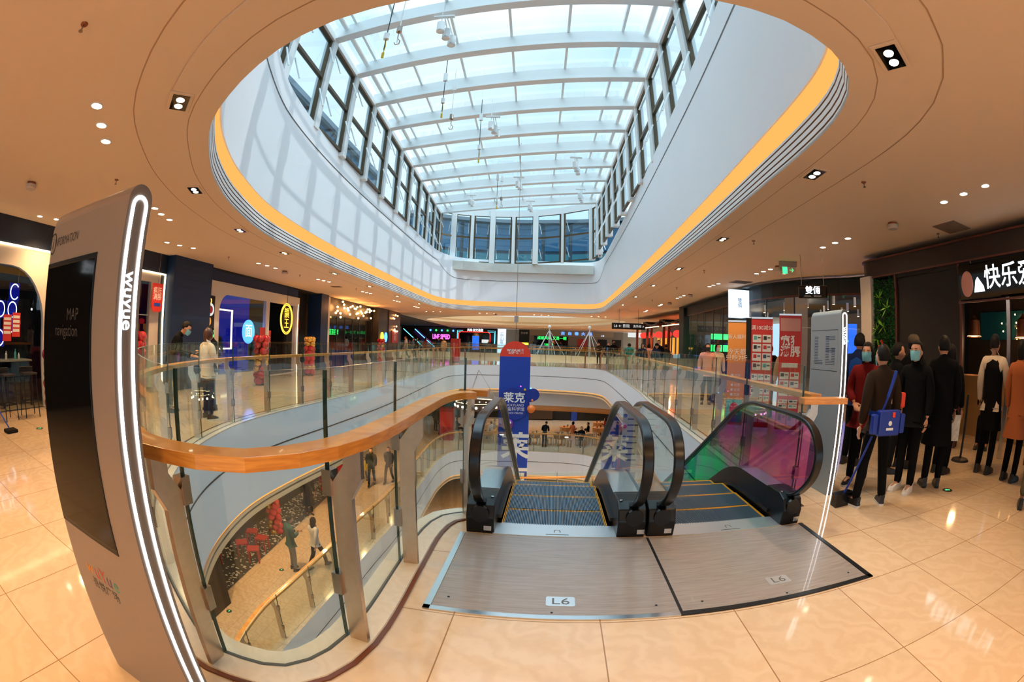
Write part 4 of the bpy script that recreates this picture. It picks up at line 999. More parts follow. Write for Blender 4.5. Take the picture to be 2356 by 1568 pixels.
hp = MB().prism(rrect(8.12, 8.55, 1.98, 2.68, 0.14, (1, 1, 0, 0)), 0.0, 0.01, 0, Matrix(((0, 0, 1, -8.7), (1, 0, 0, 0), (0, 1, 0, 0), (0, 0, 0, 1)))).obj('hanging_poster', 'poster_red')
tag(hp, 'small red hanging poster in the doorway behind the totem', 'poster'); 
text('poster_lettering', '疯狂\n满脹', 0.17, 'text_white', (-8.69, 8.33, 2.42), (1, 0, 0), hp, 0.002); MB().box(-8.69, -8.685, 8.22, 8.45, 2.12, 2.2).obj('poster_picture', 'banner_blue', hp)
MB().tube([(-8.695, 8.33, 2.68), (-8.695, 8.33, 3.425)], 0.006, 5).obj('poster_wire', 'hinge_steel', hp)
# blue slotted pillar
bp = wbox('pillar_blue_slotted', -9.4, -8.6, 8.86, 10.64, 0, 3.47, 'blue_slotted_wall')
sl_ = MB()
for r_ in range(42):
    z = 0.15 + r_ * 0.078
    for j in range(22):
        y = 8.92 + j * 0.078 + (0.039 if r_ % 2 else 0)
        if y < 10.58: sl_.box(-8.605, -8.597, y, y + 0.05, z, z + 0.012)
sl_.obj('slot_pattern', 'navy_panel', bp)
MB().box(-8.6, -8.575, 9.02, 9.12, 1.15, 1.28).obj('fire_call_point', 'poster_red', bp)
wbox('wall_left_band', -9.3, -9.0, 10.64, 17.3, 3.08, 3.47, 'blue_slotted_wall')
nb_ = text('shop_sign', '过桥米线', 0.27, 'sign_white', (XL - 0.02, -2.78, 2.68), (1, 0, 0), None, 0.01, bold=0.01); tag(nb_, 'white glowing characters on the dark front, mirrored in the totem screen', 'sign')
# shop B: cream frame, picture menu, rounded window, oval neon
SB = thing('shop', 'cream framed restaurant front with rounded blue window and open door', 'shop front', (0, 0, 0))
frame_xz(XL - 0.06, 10.64, 17.28, 0.0, 3.08, 0, 0.14, [rrect(11.5, 14.5, 0.25, 2.72, 0.5, (0, 0, 0, 1)), [(14.75, 0.02), (16.95, 0.02), (16.95, 2.72), (14.75, 2.72)], [(10.72, 0.9), (11.24, 0.9), (11.24, 2.62), (10.72, 2.62)]], 'shop_white', 'facade_panel', SB)
MB().box(XL - 0.05, XL - 0.03, 11.5, 14.5, 0.25, 2.72).obj('window_pane', 'shop_glass', SB)
MB().box(XL - 0.02, XL + 0.015, 17.14, 17.17, 0, 2.8).obj('light_line', 'led_warm', SB)
MB().box(-11.6, -11.5, 10.7, 17.2, 0, 3.3).obj('inner_wall', 'blue_glow', SB)
fr = MB().sweep([(p[0], p[1]) for p in rrect(12.9, 15.4, 0.9, 2.45, 0.35, (0, 0, 0, 1))][:], [(0, 0), (0, 0.05), (0.05, 0.05), (0.05, 0)], pclosed=True)
fo = fr.obj('glowing_frame', 'led_warm', SB); fo.data.transform(Matrix(((0, 0, 1, -11.2), (1, 0, 0, 0), (0, 1, 0, 0), (0, 0, 0, 1))))
pm = MB().box(XL - 0.04, XL + 0.02, 10.74, 11.22, 0.92, 2.6).obj('menu_light_box', 'dark_interior', SB)
for k, (yy, zz, r_, m_) in enumerate([(11.0, 2.2, .19, 'sign_white_dim'), (10.9, 1.85, .15, 'fire_orange'), (11.06, 1.5, .18, 'neon_green'), (10.92, 1.15, .16, 'fire_orange'), (10.95, 2.45, .09, 'neon_yellow'), (11.05, 1.25, .10, 'sign_white_dim')]):
    MB().lathe([(0.0001, 0), (r_, 0), (r_, .006), (0.0001, .006)], 20, 0, Matrix.Translation((XL + 0.02, yy, zz)) @ Matrix.Rotation(PI / 2, 4, 'Y')).obj('dish_picture', m_, pm)
    MB().lathe([(0.0001, 0), (r_ * .6, 0), (r_ * .6, .004), (0.0001, .004)], 14, 0, Matrix.Translation((XL + 0.026, yy, zz)) @ Matrix.Rotation(PI / 2, 4, 'Y')).obj('dish_food', ('crate_red', 'table_wood', 'leaf_green')[k % 3], pm)
bs = MB().lathe([(0.0001, 0), (.42, 0), (.42, .02), (0.0001, .02)], 24, 0, Matrix.Translation((-9.3, 13.9, 1.6)) @ Matrix.Rotation(PI / 2, 4, 'Y')).obj('round_blue_sign', 'neon_blue')
tag(bs, 'round blue neon sign inside the cream framed restaurant window', 'sign'); text('sign_lettering', '面', 0.5, 'sign_white', (-9.28, 13.9, 1.6), (1, 0, 0), bs, 0.003)
for (y, z0) in ((14.15, 1.15), (14.6, 1.05)):
    tag(MB().box(-8.935, -8.925, y, y + 0.36, z0, z0 + .62).obj('window_sticker', 'poster_red'), 'red sticker on glass of the cream framed restaurant, ' + ('further from the door' if y < 14.5 else 'by the door'), 'sticker')
ov = thing('oval_neon_sign', 'yellow oval neon sign hanging in the doorway', 'sign', (-8.75, 15.9, 2.15))
for rr_ in (0.56, 0.50):
    MB().tube([(0, rr_ * 0.9 * math.cos(2 * PI * k / 28), rr_ * 1.05 * math.sin(2 * PI * k / 28)) for k in range(29)], 0.017, 6).obj('neon_ring', 'neon_yellow', ov)
MB().lathe([(0.0001, 0), (.46, 0), (.46, .02), (0.0001, .02)], 24, 0, Matrix.Translation((-0.04, 0, 0)) @ Matrix.Rotation(PI / 2, 4, 'Y')).obj('back_plate', 'dark_interior', ov)
text('neon_lettering', '韻\n王', 0.42, 'neon_yellow', (0.0, 0, 0.0), (1, 0, 0), ov, 0.003); MB().tube([(0, 0, 0.6), (0, 0, 1.275)], 0.01, 5).obj('hanger', 'black_metal', ov)
wbox('wall_left_recess', -9.6, -9.5, 17.28, 19.2, 0, 3.47, 'dark_interior')
tag(MB().ball((-9.40, 18.1, 2.0), 0.3, 12, 0, (0.3, 1, 1.2)).obj('red_lantern', 'cloth_darkred', smooth=True), 'dim red lantern in the dark recess', 'lantern')
wbox('pillar_blue', -9.4, -8.7, 19.2, 20.05, 0, 3.47, 'blue_slotted_wall'); wbox('pillar_cream', -9.2, -8.78, 20.05, 20.45, 0, 3.40, 'shop_white')
# shop C: timber fascia full of bulbs
SCx = thing('shop', 'timber shop front under a fascia crowded with warm bulbs', 'shop front', (0, 0, 0))
MB().box(-9.2, XL, 20.45, 27.9, 2.55, 3.44).obj('fascia', 'dark_wood', SCx)
for k in range(7): MB().box(-8.95, XL, 20.5 + k * 1.2, 20.56 + k * 1.2, 0, 2.55).obj('mullion', 'dark_wood', SCx)
MB().box(-8.94, -8.92, 20.5, 27.8, 0.0, 2.55).obj('window_pane', 'shop_glass', SCx)
rnd = random.Random(3); bm0 = None
for k in range(34):
    y, z = 20.9 + 6.4 * (k + 0.5) / 34, rnd.uniform(2.5, 3.32)
    if bm0 is None: q = MB().ball((0, 0, 0), 0.055, 8).obj('bulb', 'bulb_warm', SCx); bm0 = q.data
    else: q = bpy.data.objects.new('bulb', bm0); COL.objects.link(q); q.parent = SCx
    q.location = (-8.72 + rnd.uniform(-.05, .1), y, z)
for yy in (21.6, 24.0, 26.4):
    l = bpy.data.lights.new('bulb_glow', 'POINT'); l.energy = 22; l.color = (1, 0.42, 0.12); l.shadow_soft_size = 0.05
    q = bpy.data.objects.new('bulb_glow', l); COL.objects.link(q); q.parent = SCx; q.location = (-8.45, yy, 3.0)
for (z, m_) in ((2.3, 'neon_yellow'), (2.0, 'neon_yellow'), (1.6, 'neon_yellow')):
    for y in (22.2, 23.0): MB().tube([(-10.2, y + 0.3 * math.cos(R(a)), z + 0.15 * math.sin(R(a))) for a in range(0, 181, 30)], 0.025, 5).obj('shelf_arc', m_, SCx)
t_ = text('green_lettering', '蓝面招牌', 0.34, 'neon_green', (-9.6, 23.0, 1.75), (1, 0, 0), SCx, 0.003); MB().box(-11.5, -11.4, 20.5, 27.9, 0, 3.3).obj('inner_wall', 'brown_interior', SCx)
wbox('pillar_dark', -9.6, -8.5, 27.9, 30.2, 0, 3.47, 'dark_wood')
nt_ = wbox('notice_strip', -8.88, -8.84, 27.95, 28.4, 0.9, 2.5, 'poster_white', None); tag(nt_, 'tall white printed notice strip on the dark pillar', 'notice')
for k in range(8): MB().box(-8.84, -8.835, 28.0, 28.35, 1.0 + k * .18, 1.08 + k * .18).obj('print_line', 'text_grey', nt_)
SD = thing('shop', 'orange timber shop front with bulbs and red posters past the dark pillar', 'shop front', (0, 0, 0))
MB().box(-9.2, -8.45, 30.2, 33.4, 0, 3.44).obj('wall', 'red_wood', SD)
for k in range(10):
    q = bpy.data.objects.new('bulb', bm0); COL.objects.link(q); q.parent = SD; q.location = (-8.36, 30.8 + rnd.uniform(0, 1.6), rnd.uniform(2.0, 3.2))
rp = MB().box(-8.44, -8.41, 31.0, 32.6, 1.2, 2.1).obj('red_poster', 'poster_red'); tag(rp, 'red poster on the orange timber front past the dark pillar', 'poster')
text('poster_lettering', '疯狂\n满脹', 0.4, 'text_white', (-8.405, 31.8, 1.72), (1, 0, 0), rp, 0.003)
for (y, m_) in ((29.6, 'neon_blue'), (28.7, 'neon_yellow')):
    tag(MB().lathe([(0.0001, 0), (.32, 0), (.32, .05), (0.0001, .05)], 20, 0, Matrix.Translation((-8.5, y, 1.6)) @ Matrix.Rotation(PI / 2, 4, 'Y')).obj('round_sign', m_), 'round %s light sign on the dark pillar' % ('blue' if m_ == 'neon_blue' else 'yellow'), 'sign')
wbox('wall_left_far', -22, -18.5, 33.4, 66, 0, 3.47, 'brown_interior')
# balloon columns
bal = [MB().ball((0, 0, 0), 0.115, 12).obj('balloon_tmp', m_, smooth=True) for m_ in ('balloon_red', 'balloon_gold')]
bmesh_ = [b.data for b in bal]
for b in bal: bpy.data.objects.remove(b)
def balloons(x, y, h, goldf, label, seed, r=0.16):
    t = thing('balloon_column', label, 'balloons', (x, y, 0), 0, None); rn = random.Random(seed)
    n = int(h / 0.18)
    MB().lathe([(0.0001, 0), (0.2, 0), (0.18, 0.04), (0.0001, 0.04)], 16).tube([(0, 0, 0), (0, 0, h)], 0.02, 6).obj('stand', 'black_metal', t)
    for k in range(n):
        for j in range(4):
            g = 1 if goldf(k, j, rn) else 0
            q = bpy.data.objects.new('balloon', bmesh_[g]); COL.objects.link(q); q.parent = t
            a = j * PI / 2 + k * 0.5; q.location = (r * math.cos(a), r * math.sin(a), 0.12 + k * 0.18); s_ = rn.uniform(0.9, 1.12); q.scale = (s_, s_, s_)
balloons(-7.5, 12.0, 1.5, lambda k, j, r: k in (3, 4) or r.random() < 0.06, 'red balloon column with a few gold balloons before the cream framed restaurant', 1)
balloons(-7.85, 16.3, 1.5, lambda k, j, r: k in (1, 6, 7) or r.random() < 0.12, 'slimmer red and gold balloon column by the oval neon door', 2, 0.13)
balloons(-8.35, 28.0, 1.5, lambda k, j, r: r.random() < 0.2, 'red balloon column at the far dark pillar', 4)
balloons(-8.5, 7.45, 1.45, lambda k, j, r: False, 'all red balloon column by the white doorway behind the totem', 5)
balloons(-8.55, 4.75, 1.2, lambda k, j, r: r.random() < .2, 'red balloon column beside the arched window', 6, 0.1)
# left shop stools and table
def bar_stool(x, y, label, m1='black_metal', sh=0.72, rz=0.0, group=None):
    t = thing('bar_stool', label, 'stool', (x, y, 0), rz, group)
    MB().box(-0.17, 0.17, -0.17, 0.17, sh, sh + 0.03).box(-0.17, -0.15, -0.17, 0.17, sh, sh + 0.12).obj('seat', m1, t, bevel=0.01)
    for sx_ in (-1, 1):
        for sy_ in (-1, 1): MB().tube([(sx_ * 0.14, sy_ * 0.14, sh), (sx_ * 0.17, sy_ * 0.17, 0)], 0.012, 6).obj('leg', m1, t)
    MB().box(-0.16, 0.16, -0.165, -0.15, 0.25, 0.265).box(-0.16, 0.16, 0.15, 0.165, 0.25, 0.265).box(-.165, -.15, -.16, .16, .25, .265).box(.15, .165, -.16, .16, .25, .265).obj('footrest', m1, t)
bar_stool(-8.1, 3.3, 'black metal bar stool nearest the cloth covered counter', rz=0.2); bar_stool(-8.15, 3.9, 'black metal bar stool nearer the arched window side post', rz=-0.1)
tb = thing('counter_table', 'narrow counter with draped striped cloth by the arched window', 'table', (-8.6, 2.9, 0)); MB().box(-0.25, 0.25, -0.3, 0.3, 0.98, 1.0).obj('table_top', 'navy_panel', tb)
MB().box(-0.26, 0.26, -0.31, 0.31, 0.0, 0.975).obj('cloth', 'cloth_tan', tb)
dt = thing('dining_table', 'dark table with bottles inside the arched window', 'table', (-9.6, 4.1, 0)); MB().box(-0.35, 0.35, -0.45, 0.45, 0.86, 0.89).obj('table_top', 'grey_wall', dt)
for sx_ in (-1, 1):
    for sy_ in (-1, 1): MB().box(sx_ * 0.3 - .02, sx_ * 0.3 + .02, sy_ * 0.4 - .02, sy_ * 0.4 + .02, 0, 0.86).obj('leg', 'black_metal', dt)
for k, (dx, dy, h) in enumerate(((0.1, -0.2, .16), (0.15, 0.05, .2), (0.05, 0.2, .12))): tag(MB().lathe([(0.0001, 0), (.03, 0), (.03, h * .6), (.012, h * .8), (.012, h), (0.0001, h)], 10).obj('bottle', 'poster_white' if k != 1 else 'poster_teal', loc=(-9.6 + dx, 4.1 + dy, 0.89)), 'small bottle on the dark table inside the arched window', 'bottle', 'bottles on the dark window table')
# mop on the floor
mp_ = thing('mop', 'blue handled mop leaning near the arched shop window', 'mop', (-7.2, 2.92, 0)); MB().tube([(0, 0, 0.05), (-0.75, -0.55, 1.15)], 0.013, 8).obj('handle', 'banner_blue', mp_); MB().box(-0.03, 0.20, -0.12, 0.12, 0, 0.05).obj('mop_head', 'cloth_charcoal', mp_, bevel=0.02)
# escape markers on floor
def marker(x, y, z, wh, a=0.0):
    t = thing('floor_marker', 'round black floor marker with green arrow ' + wh, 'floor marker', (x, y, z), a)
    MB().lathe([(0.0001, 0), (0.075, 0), (0.072, 0.004), (0.0001, 0.004)], 22).obj('disc', 'text_dark', t); MB().add([(-.008, -.035, .0055), (.008, -.035, .0055), (.008, .01, .0055), (.028, .01, .0055), (0, .04, .0055), (-.028, .01, .0055), (-.008, .01, .0055)], [(0, 1, 2, 6), (3, 4, 5)]).obj('arrow', 'exit_green', t)
marker(4.86, 2.84, 0.0, 'in front of the queue of people', 0.8); marker(-7.02, 3.53, 0.0, 'before the arched shop window')
marker(-6.45, 7.45, -5.0, 'one floor below near the curved rail'); marker(-6.21, 10.07, -5.0, 'one floor below before the couple'); marker(-5.84, 15.4, -5.0, 'one floor below further along')
# ---- right side: dark noodle shop
wbox('wall_right_band', 7.1, 7.5, -7, 6.75, 2.98, 3.32, 'dark_wood'); e_ = MB().lathe([(0.0001, 0), (0.34, 0), (0.34, 0.34), (0.0001, 0.34)], 24, 0, Matrix.Translation((7.44, 6.75, 2.98))).obj('wall_right_band_end', 'dark_wood'); struct(e_)
for z_ in (2.96, 3.31): struct(MB().box(7.06, 7.5, -7, 6.75, z_, z_ + 0.03).lathe([(0.0001, 0), (0.38, 0), (0.38, 0.03), (0.0001, 0.03)], 24, 0, Matrix.Translation((7.44, 6.75, z_))).obj('trim_5', 'red_wood'))
wbox('wall_right_ceiling', 7.12, 15, -7, 7.0, 2.90, 2.98, 'dark_interior')
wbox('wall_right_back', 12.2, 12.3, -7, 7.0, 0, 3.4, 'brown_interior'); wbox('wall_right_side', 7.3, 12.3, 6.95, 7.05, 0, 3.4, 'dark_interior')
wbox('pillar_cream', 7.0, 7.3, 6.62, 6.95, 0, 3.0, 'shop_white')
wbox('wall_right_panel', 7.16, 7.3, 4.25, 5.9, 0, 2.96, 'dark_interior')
for y in (5.93, 4.2, 2.35): wbox('trim_6', 7.1, 7.16, y, y + 0.05, 0, 2.96, 'red_wood')
# green plant wall
pw_ = thing('plant_wall', 'vertical green plant wall with red berries beside the dark shop', 'plant wall', (7.12, 6.3, 0))
MB().box(-0.0, 0.04, -0.32, 0.32, 0.9, 2.95).obj('backing', 'dark_interior', pw_)
lf = MB(); rn = random.Random(5)
def leaf(b, c, d, w_, m_=0):
    c = Vector(c); d = Vector(d); s_ = d.cross(Vector((rn.random() - .5, rn.random() - .5, rn.random()))).normalized() * w_
    b.add([c, c + d * 0.5 + s_, c + d, c + d * 0.5 - s_], [(0, 1, 2, 3)], m_)
for k in range(2600):
    y, z = rn.uniform(-.32, .32), rn.uniform(0.92, 2.93); leaf(lf, (0.0, y, z), (-rn.uniform(.03, .09), rn.uniform(-.03, .03), rn.uniform(-.05, .03)), 0.012)
lf.obj('foliage', 'leaf_green', pw_)
lf = MB()
for (y, z) in ((0.12, 2.55), (0.0, 2.0), (0.2, 1.75), (0.22, 1.95), (-0.1, 2.35)):
    for k in range(12): leaf(lf, (-0.06, y, z), (-rn.uniform(.02, .08), rn.uniform(-.16, .16), rn.uniform(-.2, .2)), 0.014)
lf.obj('light_fronds', 'leaf_light', pw_)
for (y, z) in ((0.02, 1.72), (0.1, 1.62), (-0.02, 1.64), (-0.05, 1.55), (0.06, 1.45), (0.0, 1.68)): MB().ball((-0.1, y, z), 0.028, 8).obj('berry', 'berry_red', pw_)
# glowing name sign
SG = thing('shop_sign', 'black hanging sign with white glowing characters over the dark shop entrance', 'sign', (7.05, 4.2, 2.62))
MB().box(0.0, 0.06, -3.3, 0.02, -0.27, 0.30).obj('sign_board', 'screen_black', SG, bevel=0.03); MB().box(0.02, 0.04, -3.35, 0.05, -0.31, -0.28).obj('sign_rim', 'red_wood', SG)
text('sign_lettering', '快乐爱斯米', 0.38, 'sign_white', (-0.0, -0.60, 0.02), (-1, 0, 0), SG, 0.006, align='LEFT', bold=0.008, rot=0.0, sx=1.0)
sh = MB().prism([(-0.60, -0.16), (-0.36, -0.16), (-0.40, 0.02), (-0.45, 0.07), (-0.58, -0.08)], -0.01, 0, 0, Matrix(((0, 0, 1, 0), (1, 0, 0, 0), (0, 1, 0, 0), (0, 0, 0, 1)))).obj('sign_emblem', 'sign_white', SG)
MB().ball((-0.01, -0.2, -0.02), 0.17, 14, 0, (0.08, 0.85, 1.2)).obj('sign_medallion', 'cloth_pink', SG, smooth=True)
for y in (-0.3, -1.8, -3.0): MB().tube([(0.03, y, 0.3), (0.03, y, 0.36)], 0.012, 6).obj('hanger', 'hinge_steel', SG)
MB().box(7.14, 7.16, -2, 4.2, 0.0, 2.35); g1 = wbox('window_40', 7.2, 7.22, -3.0, 2.35, 0, 2.9, 'shop_glass')
wbox('trim_7', 7.1, 7.18, 3.08, 3.16, 0, 2.35, 'silver')
wbox('trim_7', 7.1, 7.18, 2.35, 2.55, 0, 2.96, 'red_wood')
for (x, y, z) in ((7.6, 6.2, 2.9), (8.2, 5.0, 2.9), (8.3, 3.9, 2.9), (8.2, 2.9, 2.9), (9.8, 3.2, 2.9)):
    tag(MB().lathe([(0.0001, -0.004), (.05, -0.004), (.05, 0), (0.0001, 0)], 14).obj('small_downlight', 'lamp_far', loc=(x, y, z)), 'small downlight in the dark shop ceiling', 'ceiling light', 'small downlights in the dark shop')
def cone_pendant(x, y, z, m_, wh, r=0.2):
    t = thing('pendant_lamp', wh, 'pendant light', (x, y, z))
    MB().lathe([(r, 0), (r * .8, .03), (r * .68, .32), (r * .3, .36), (.02, .42), (0.02, .40), (r * .25, .34), (r * .62, .3)], 20).obj('lamp_shade', m_, t); MB().tube([(0, 0, .4), (0, 0, 2.9 - z)], 0.006, 5).obj('cord', 'black_metal', t)
    MB().lathe([(0.0001, 0.012), (r * .9, 0.012), (r * .9, 0.02), (0.0001, 0.02)], 18).obj('light_ring', 'led_warm', t)
    l = bpy.data.lights.new('pendant_glow', 'POINT'); l.energy = 12; l.color = (1, .55, .25); l.shadow_soft_size = .1
    q = bpy.data.objects.new('pendant_glow', l); COL.objects.link(q); q.parent = t; q.location = (0, 0, -0.08)
cone_pendant(8.9, 4.9, 1.85, 'copper', 'copper cone pendant lamp above the dark shop counter'); cone_pendant(8.6, 3.4, 1.8, 'copper', 'copper cone pendant lamp right of the glass door edge')
fl = thing('fairy_lights', 'cluster of tiny warm fairy lights high in the dark shop', 'string lights', (11.9, 4.6, 2.1)); MB().tube([(0.2, -1.4, 0.5), (0.2, 1.2, 0.5)], 0.01, 5).obj('wire', 'black_metal', fl)
for k in range(22): MB().ball((rn.uniform(-.1, .1), rn.uniform(-1.3, 1.1), rn.uniform(-.25, .45)), 0.022, 6).obj('bulb', 'bulb_warm', fl)
tag(wbox('serving_counter', 8.6, 9.2, 0.6, 5.6, 0, 1.12, 'table_wood', None), 'long timber serving counter inside the dark shop', 'counter')
tag(wbox('wall_screen', 12.1, 12.18, 4.6, 6.4, 1.9, 2.6, 'outside_glass_teal', None), 'wide teal screen high on the dark shop back wall', 'screen')
# ---- right side: glazed restaurant
GP = catmull([(9.4, 7.1), (8.9, 8.9), (7.9, 10.4), (7.45, 12), (7.5, 13.5), (7.9, 17), (8.35, 20.6)], step=0.5)
ring('wall_restaurant_band', GP, [(0.0, 3.02), (0.0, 3.40), (0.3, 3.40)], ['dark_green_wall'], closed=False)
ring('trim_8', GP, [(0.01, 2.98), (0.01, 3.03), (-.08, 3.03), (-.08, 2.98)], ['red_wood'], closed=False)
ring('window_41', GP, [(-0.0, 0.0), (-0.0, 3.0)], ['shop_glass'], closed=False)
LG = arclen(GP)
s = 0.5
while s < LG[-1]:
    p = subpath(GP, LG, s, s + 0.01)[0]; wbox('trim_9', p[0] - .015, p[0] + .015, p[1] - .015, p[1] + .015, 0, 3.0, 'dark_trim'); s += 1.15
wbox('wall_restaurant_ceiling', 9.4, 18, 7.06, 21.2, 3.25, 3.3, 'dark_interior'); wbox('wall_restaurant_back', 15.5, 15.6, 7.06, 21.2, 0, 3.3, 'grey_wall')
wbox('pillar_dark_green', 7.12, 7.42, 12.4, 13.2, 0, 2.45, 'dark_green_wall')
wbox('pillar_dark_green', 8.2, 8.8, 20.6, 21.2, 0, 3.47, 'dark_green_wall'); wbox('pillar_beige', 9.0, 9.6, 12.3, 12.9, 0, 3.3, 'beige_wall')
spn = None
for k in range(40):
    x, y = 9.9 + (k % 5) * 1.05, 8.2 + (k // 5) * 1.5
    t = thing('tube_spotlight', 'white tube spotlight in the glazed restaurant ceiling', 'ceiling light', (x, y, 2.95), 0, 'tube spotlights in the glazed restaurant')
    if spn is None:
        a = MB().lathe([(0.0001, 0.01), (.05, 0), (.05, .3), (0.0001, .3)], 12).obj('tube', 'white_metal', t); b = MB().lathe([(0.0001, -0.004), (.045, -0.004), (.045, 0.005), (0.0001, 0.005)], 12).obj('bulb', 'lamp_far', t); spn = (a.data, b.data)
    else:
        for nm, d in zip(('tube', 'bulb'), spn): q = bpy.data.objects.new(nm, d); COL.objects.link(q); q.parent = t
for (x, y) in ((10.5, 9.5), (10.8, 14), (11.5, 19)):
    l = bpy.data.lights.new('restaurant_lamp', 'POINT'); l.energy = 35; l.color = (1, .75, .5); l.shadow_soft_size = .05
    q = bpy.data.objects.new('restaurant_lamp', l); COL.objects.link(q); q.location = (x, y, 2.6)
lb = thing('light_box_sign', 'white square light box sign with small dark characters projecting from the restaurant', 'sign', (7.06, 12.8, 2.9)); 
MB().box(-0.36, 0.36, -0.07, 0.07, -0.44, 0.44).obj('box', 'lightbox_blue_white', lb); text('sign_lettering', '雙\n倆', 0.16, 'text_dark', (0, -0.07, 0.02), (0, -1, 0), lb, 0.003)
hs = thing('hanging_sign', 'black hanging sign with white glowing characters near the plant wall', 'sign', (6.05, 7.55, 2.68), R(-38)); MB().box(-0.33, 0.33, -0.04, 0.04, -0.12, 0.14).obj('board', 'screen_black', hs, bevel=0.03)
text('sign_lettering', '雙倆', 0.17, 'sign_white', (0, -0.04, 0.03), (0, -1, 0), hs, 0.004, bold=0.01); text('sign_lettering', 'SHUANGLIA        RESTAURANT', 0.028, 'text_white', (0, -0.04, -0.08), (0, -1, 0), hs, 0.004)
for x in (-.25, .25): MB().tube([(x, 0, 0.14), (x, 0, HC - 2.68)], 0.006, 5).obj('hanger', 'hinge_steel', hs)
for k, (x, y, z, w_, h, m_) in enumerate([(10.6, 11.6, 1.6, 1.2, 1.6, 'screen_blue'), (11.0, 9.6, 1.7, 1.3, 1.2, 'screen_blue'), (11.8, 10.9, 2.2, 1.0, 0.6, 'neon_purple'), (9.6, 17.5, 1.7, .35, 2.0, 'neon_purple')]):
    o = thing('lit_screen', ['tall blue video screen behind the red roll-up posters', 'blue video screen behind the upright L6 sign', 'purple screen above the blue screens in the restaurant', 'tall purple lit strip beside the dark green pillar'][k], 'screen', (x, y, z), R(-40))
    MB().box(-w_ / 2, w_ / 2, 0, .05, -h / 2, h / 2).obj('panel', m_, o)
    for j in range(5): MB().box(-w_ / 2 + rn.uniform(0, .8) * w_, -w_ / 2 + rn.uniform(.1, .2) + .6 * w_ * rn.random(), -.004, 0, -h / 2 + h * j / 5 + .05, -h / 2 + h * j / 5 + .12).obj('picture_patch', ('neon_cyan', 'neon_purple', 'sign_white_dim')[j % 3], o)
    wbox('stand', -.03, .03, .02, .08, -z, -h / 2, 'black_metal', None, o)
cone_pendant(9.2, 8.9, 2.05, 'leaf_green', 'green cone pendant lamp inside the glazed restaurant', 0.13)
# green neon signs seen through the glass
for (y, z, w_, h, nm) in ((19.0, 1.9, .9, .25, 'upper green lit board beyond the restaurant glass'), (19.0, 1.35, .9, .3, 'lower green lit board beyond the restaurant glass')):
    tag(wbox('lit_board', 9.0, 9.0 + w_, y, y + .05, z, z + h, 'neon_green', None), nm, 'lit sign')
# roll-up posters
def rollup(x, y, rz, w_, h, m_, label, build):
    t = thing('roll_up_poster', label, 'poster', (x, y, 0), rz)
    MB().box(-w_ / 2, w_ / 2, -0.004, 0.004, 0.08, h).obj('print', m_, t); MB().box(-w_ / 2, w_ / 2, -0.012, 0.012, h, h + 0.03).obj('top_rail', 'silver', t); MB().box(-w_ / 2, w_ / 2, -.08, .08, 0, .08).obj('foot_box', 'silver', t)
    MB().tube([(0, 0.03, 0.08), (0, 0.03, h)], 0.008, 6).obj('pole', 'hinge_steel', t); build(t, w_, h)
def cards(t, w_, z0, z1, rows, cols, m_='poster_white'):
    dh = (z1 - z0) / rows; dw = (w_ * 0.92) / cols
    for r_ in range(rows):
        for c_ in range(cols):
            x0 = -w_ * 0.46 + c_ * dw + dw * .06; z_ = z0 + r_ * dh + dh * .08
            o = MB().box(x0, x0 + dw * .88, -0.006, -0.004, z_, z_ + dh * .84).obj('printed_card', m_, t)
            MB().box(x0 + dw * .1, x0 + dw * .42, -0.008, -0.006, z_ + dh * .3, z_ + dh * .7).obj('card_picture', ('text_navy', 'poster_teal', 'text_dark', 'poster_red')[(r_ * 3 + c_) % 4], o)
            MB().box(x0 + dw * .5, x0 + dw * .8, -0.008, -0.006, z_ + dh * .45, z_ + dh * .6).obj('card_line', 'text_grey', o)
def b_orange(t, w_, h):
    text('poster_lettering', '新人福利', 0.09, 'text_white', (0, -.004, h - .28), (0, -1, 0), t, .002); text('poster_lettering', '今天都\n只吃7折', 0.125, 'text_white', (0, -.004, h - .62), (0, -1, 0), t, .002)
    for k in range(5): text('poster_lettering', '■ 优惠', 0.06, 'text_white', (0, -.004, h - 1.0 - k * .09), (0, -1, 0), t, .002)
    MB().box(-w_ * .45, w_ * .45, -.006, -.004, .12, .55).obj('poster_picture', 'poster_teal', t); MB().ball((0, -.006, .38), .09, 10, 0, (1, .05, 1.3)).obj('poster_rocket', 'poster_red', t)
def b_cards(t, w_, h):
    text('poster_lettering', '满100减50', 0.095, 'text_white', (0, -.004, h - .17), (0, -1, 0), t, .002); cards(t, w_, h - .95, h - .28, 4, 2); cards(t, w_, h - 1.65, h - 1.0, 5, 3); cards(t, w_, .15, h - 1.7, 1, 2)
def b_red(t, w_, h):
    MB().box(-w_ * .45, w_ * .45, -.006, -.004, h - .28, h - .05).obj('poster_header', 'cloth_pink', t)
    text('poster_lettering', '疯狂\n满脹', 0.2, 'text_white', (0, -.004, h - .56), (0, -1, 0), t, .002, bold=0.025)
    MB().box(-w_ * .36, w_ * .36, -.006, -.004, h - .93, h - .85).obj('poster_band', 'poster_white', t); cards(t, w_, h - 1.45, h - 1.0, 3, 2); cards(t, w_, .45, h - 1.5, 2, 2); cards(t, w_, .12, .42, 1, 2)
a_ = R(-30)
rollup(4.20, 7.68, a_, 0.36, 2.0, 'poster_orange', 'orange roll-up poster behind the guard rail, next to two red ones', b_orange)
rollup(4.55, 7.30, a_, 0.42, 2.06, 'poster_red', 'red roll-up poster covered in rows of small white cards', b_cards)
rollup(4.97, 6.92, a_, 0.44, 2.12, 'poster_red', 'red roll-up poster with big white brush characters beside the L6 totem', b_red)
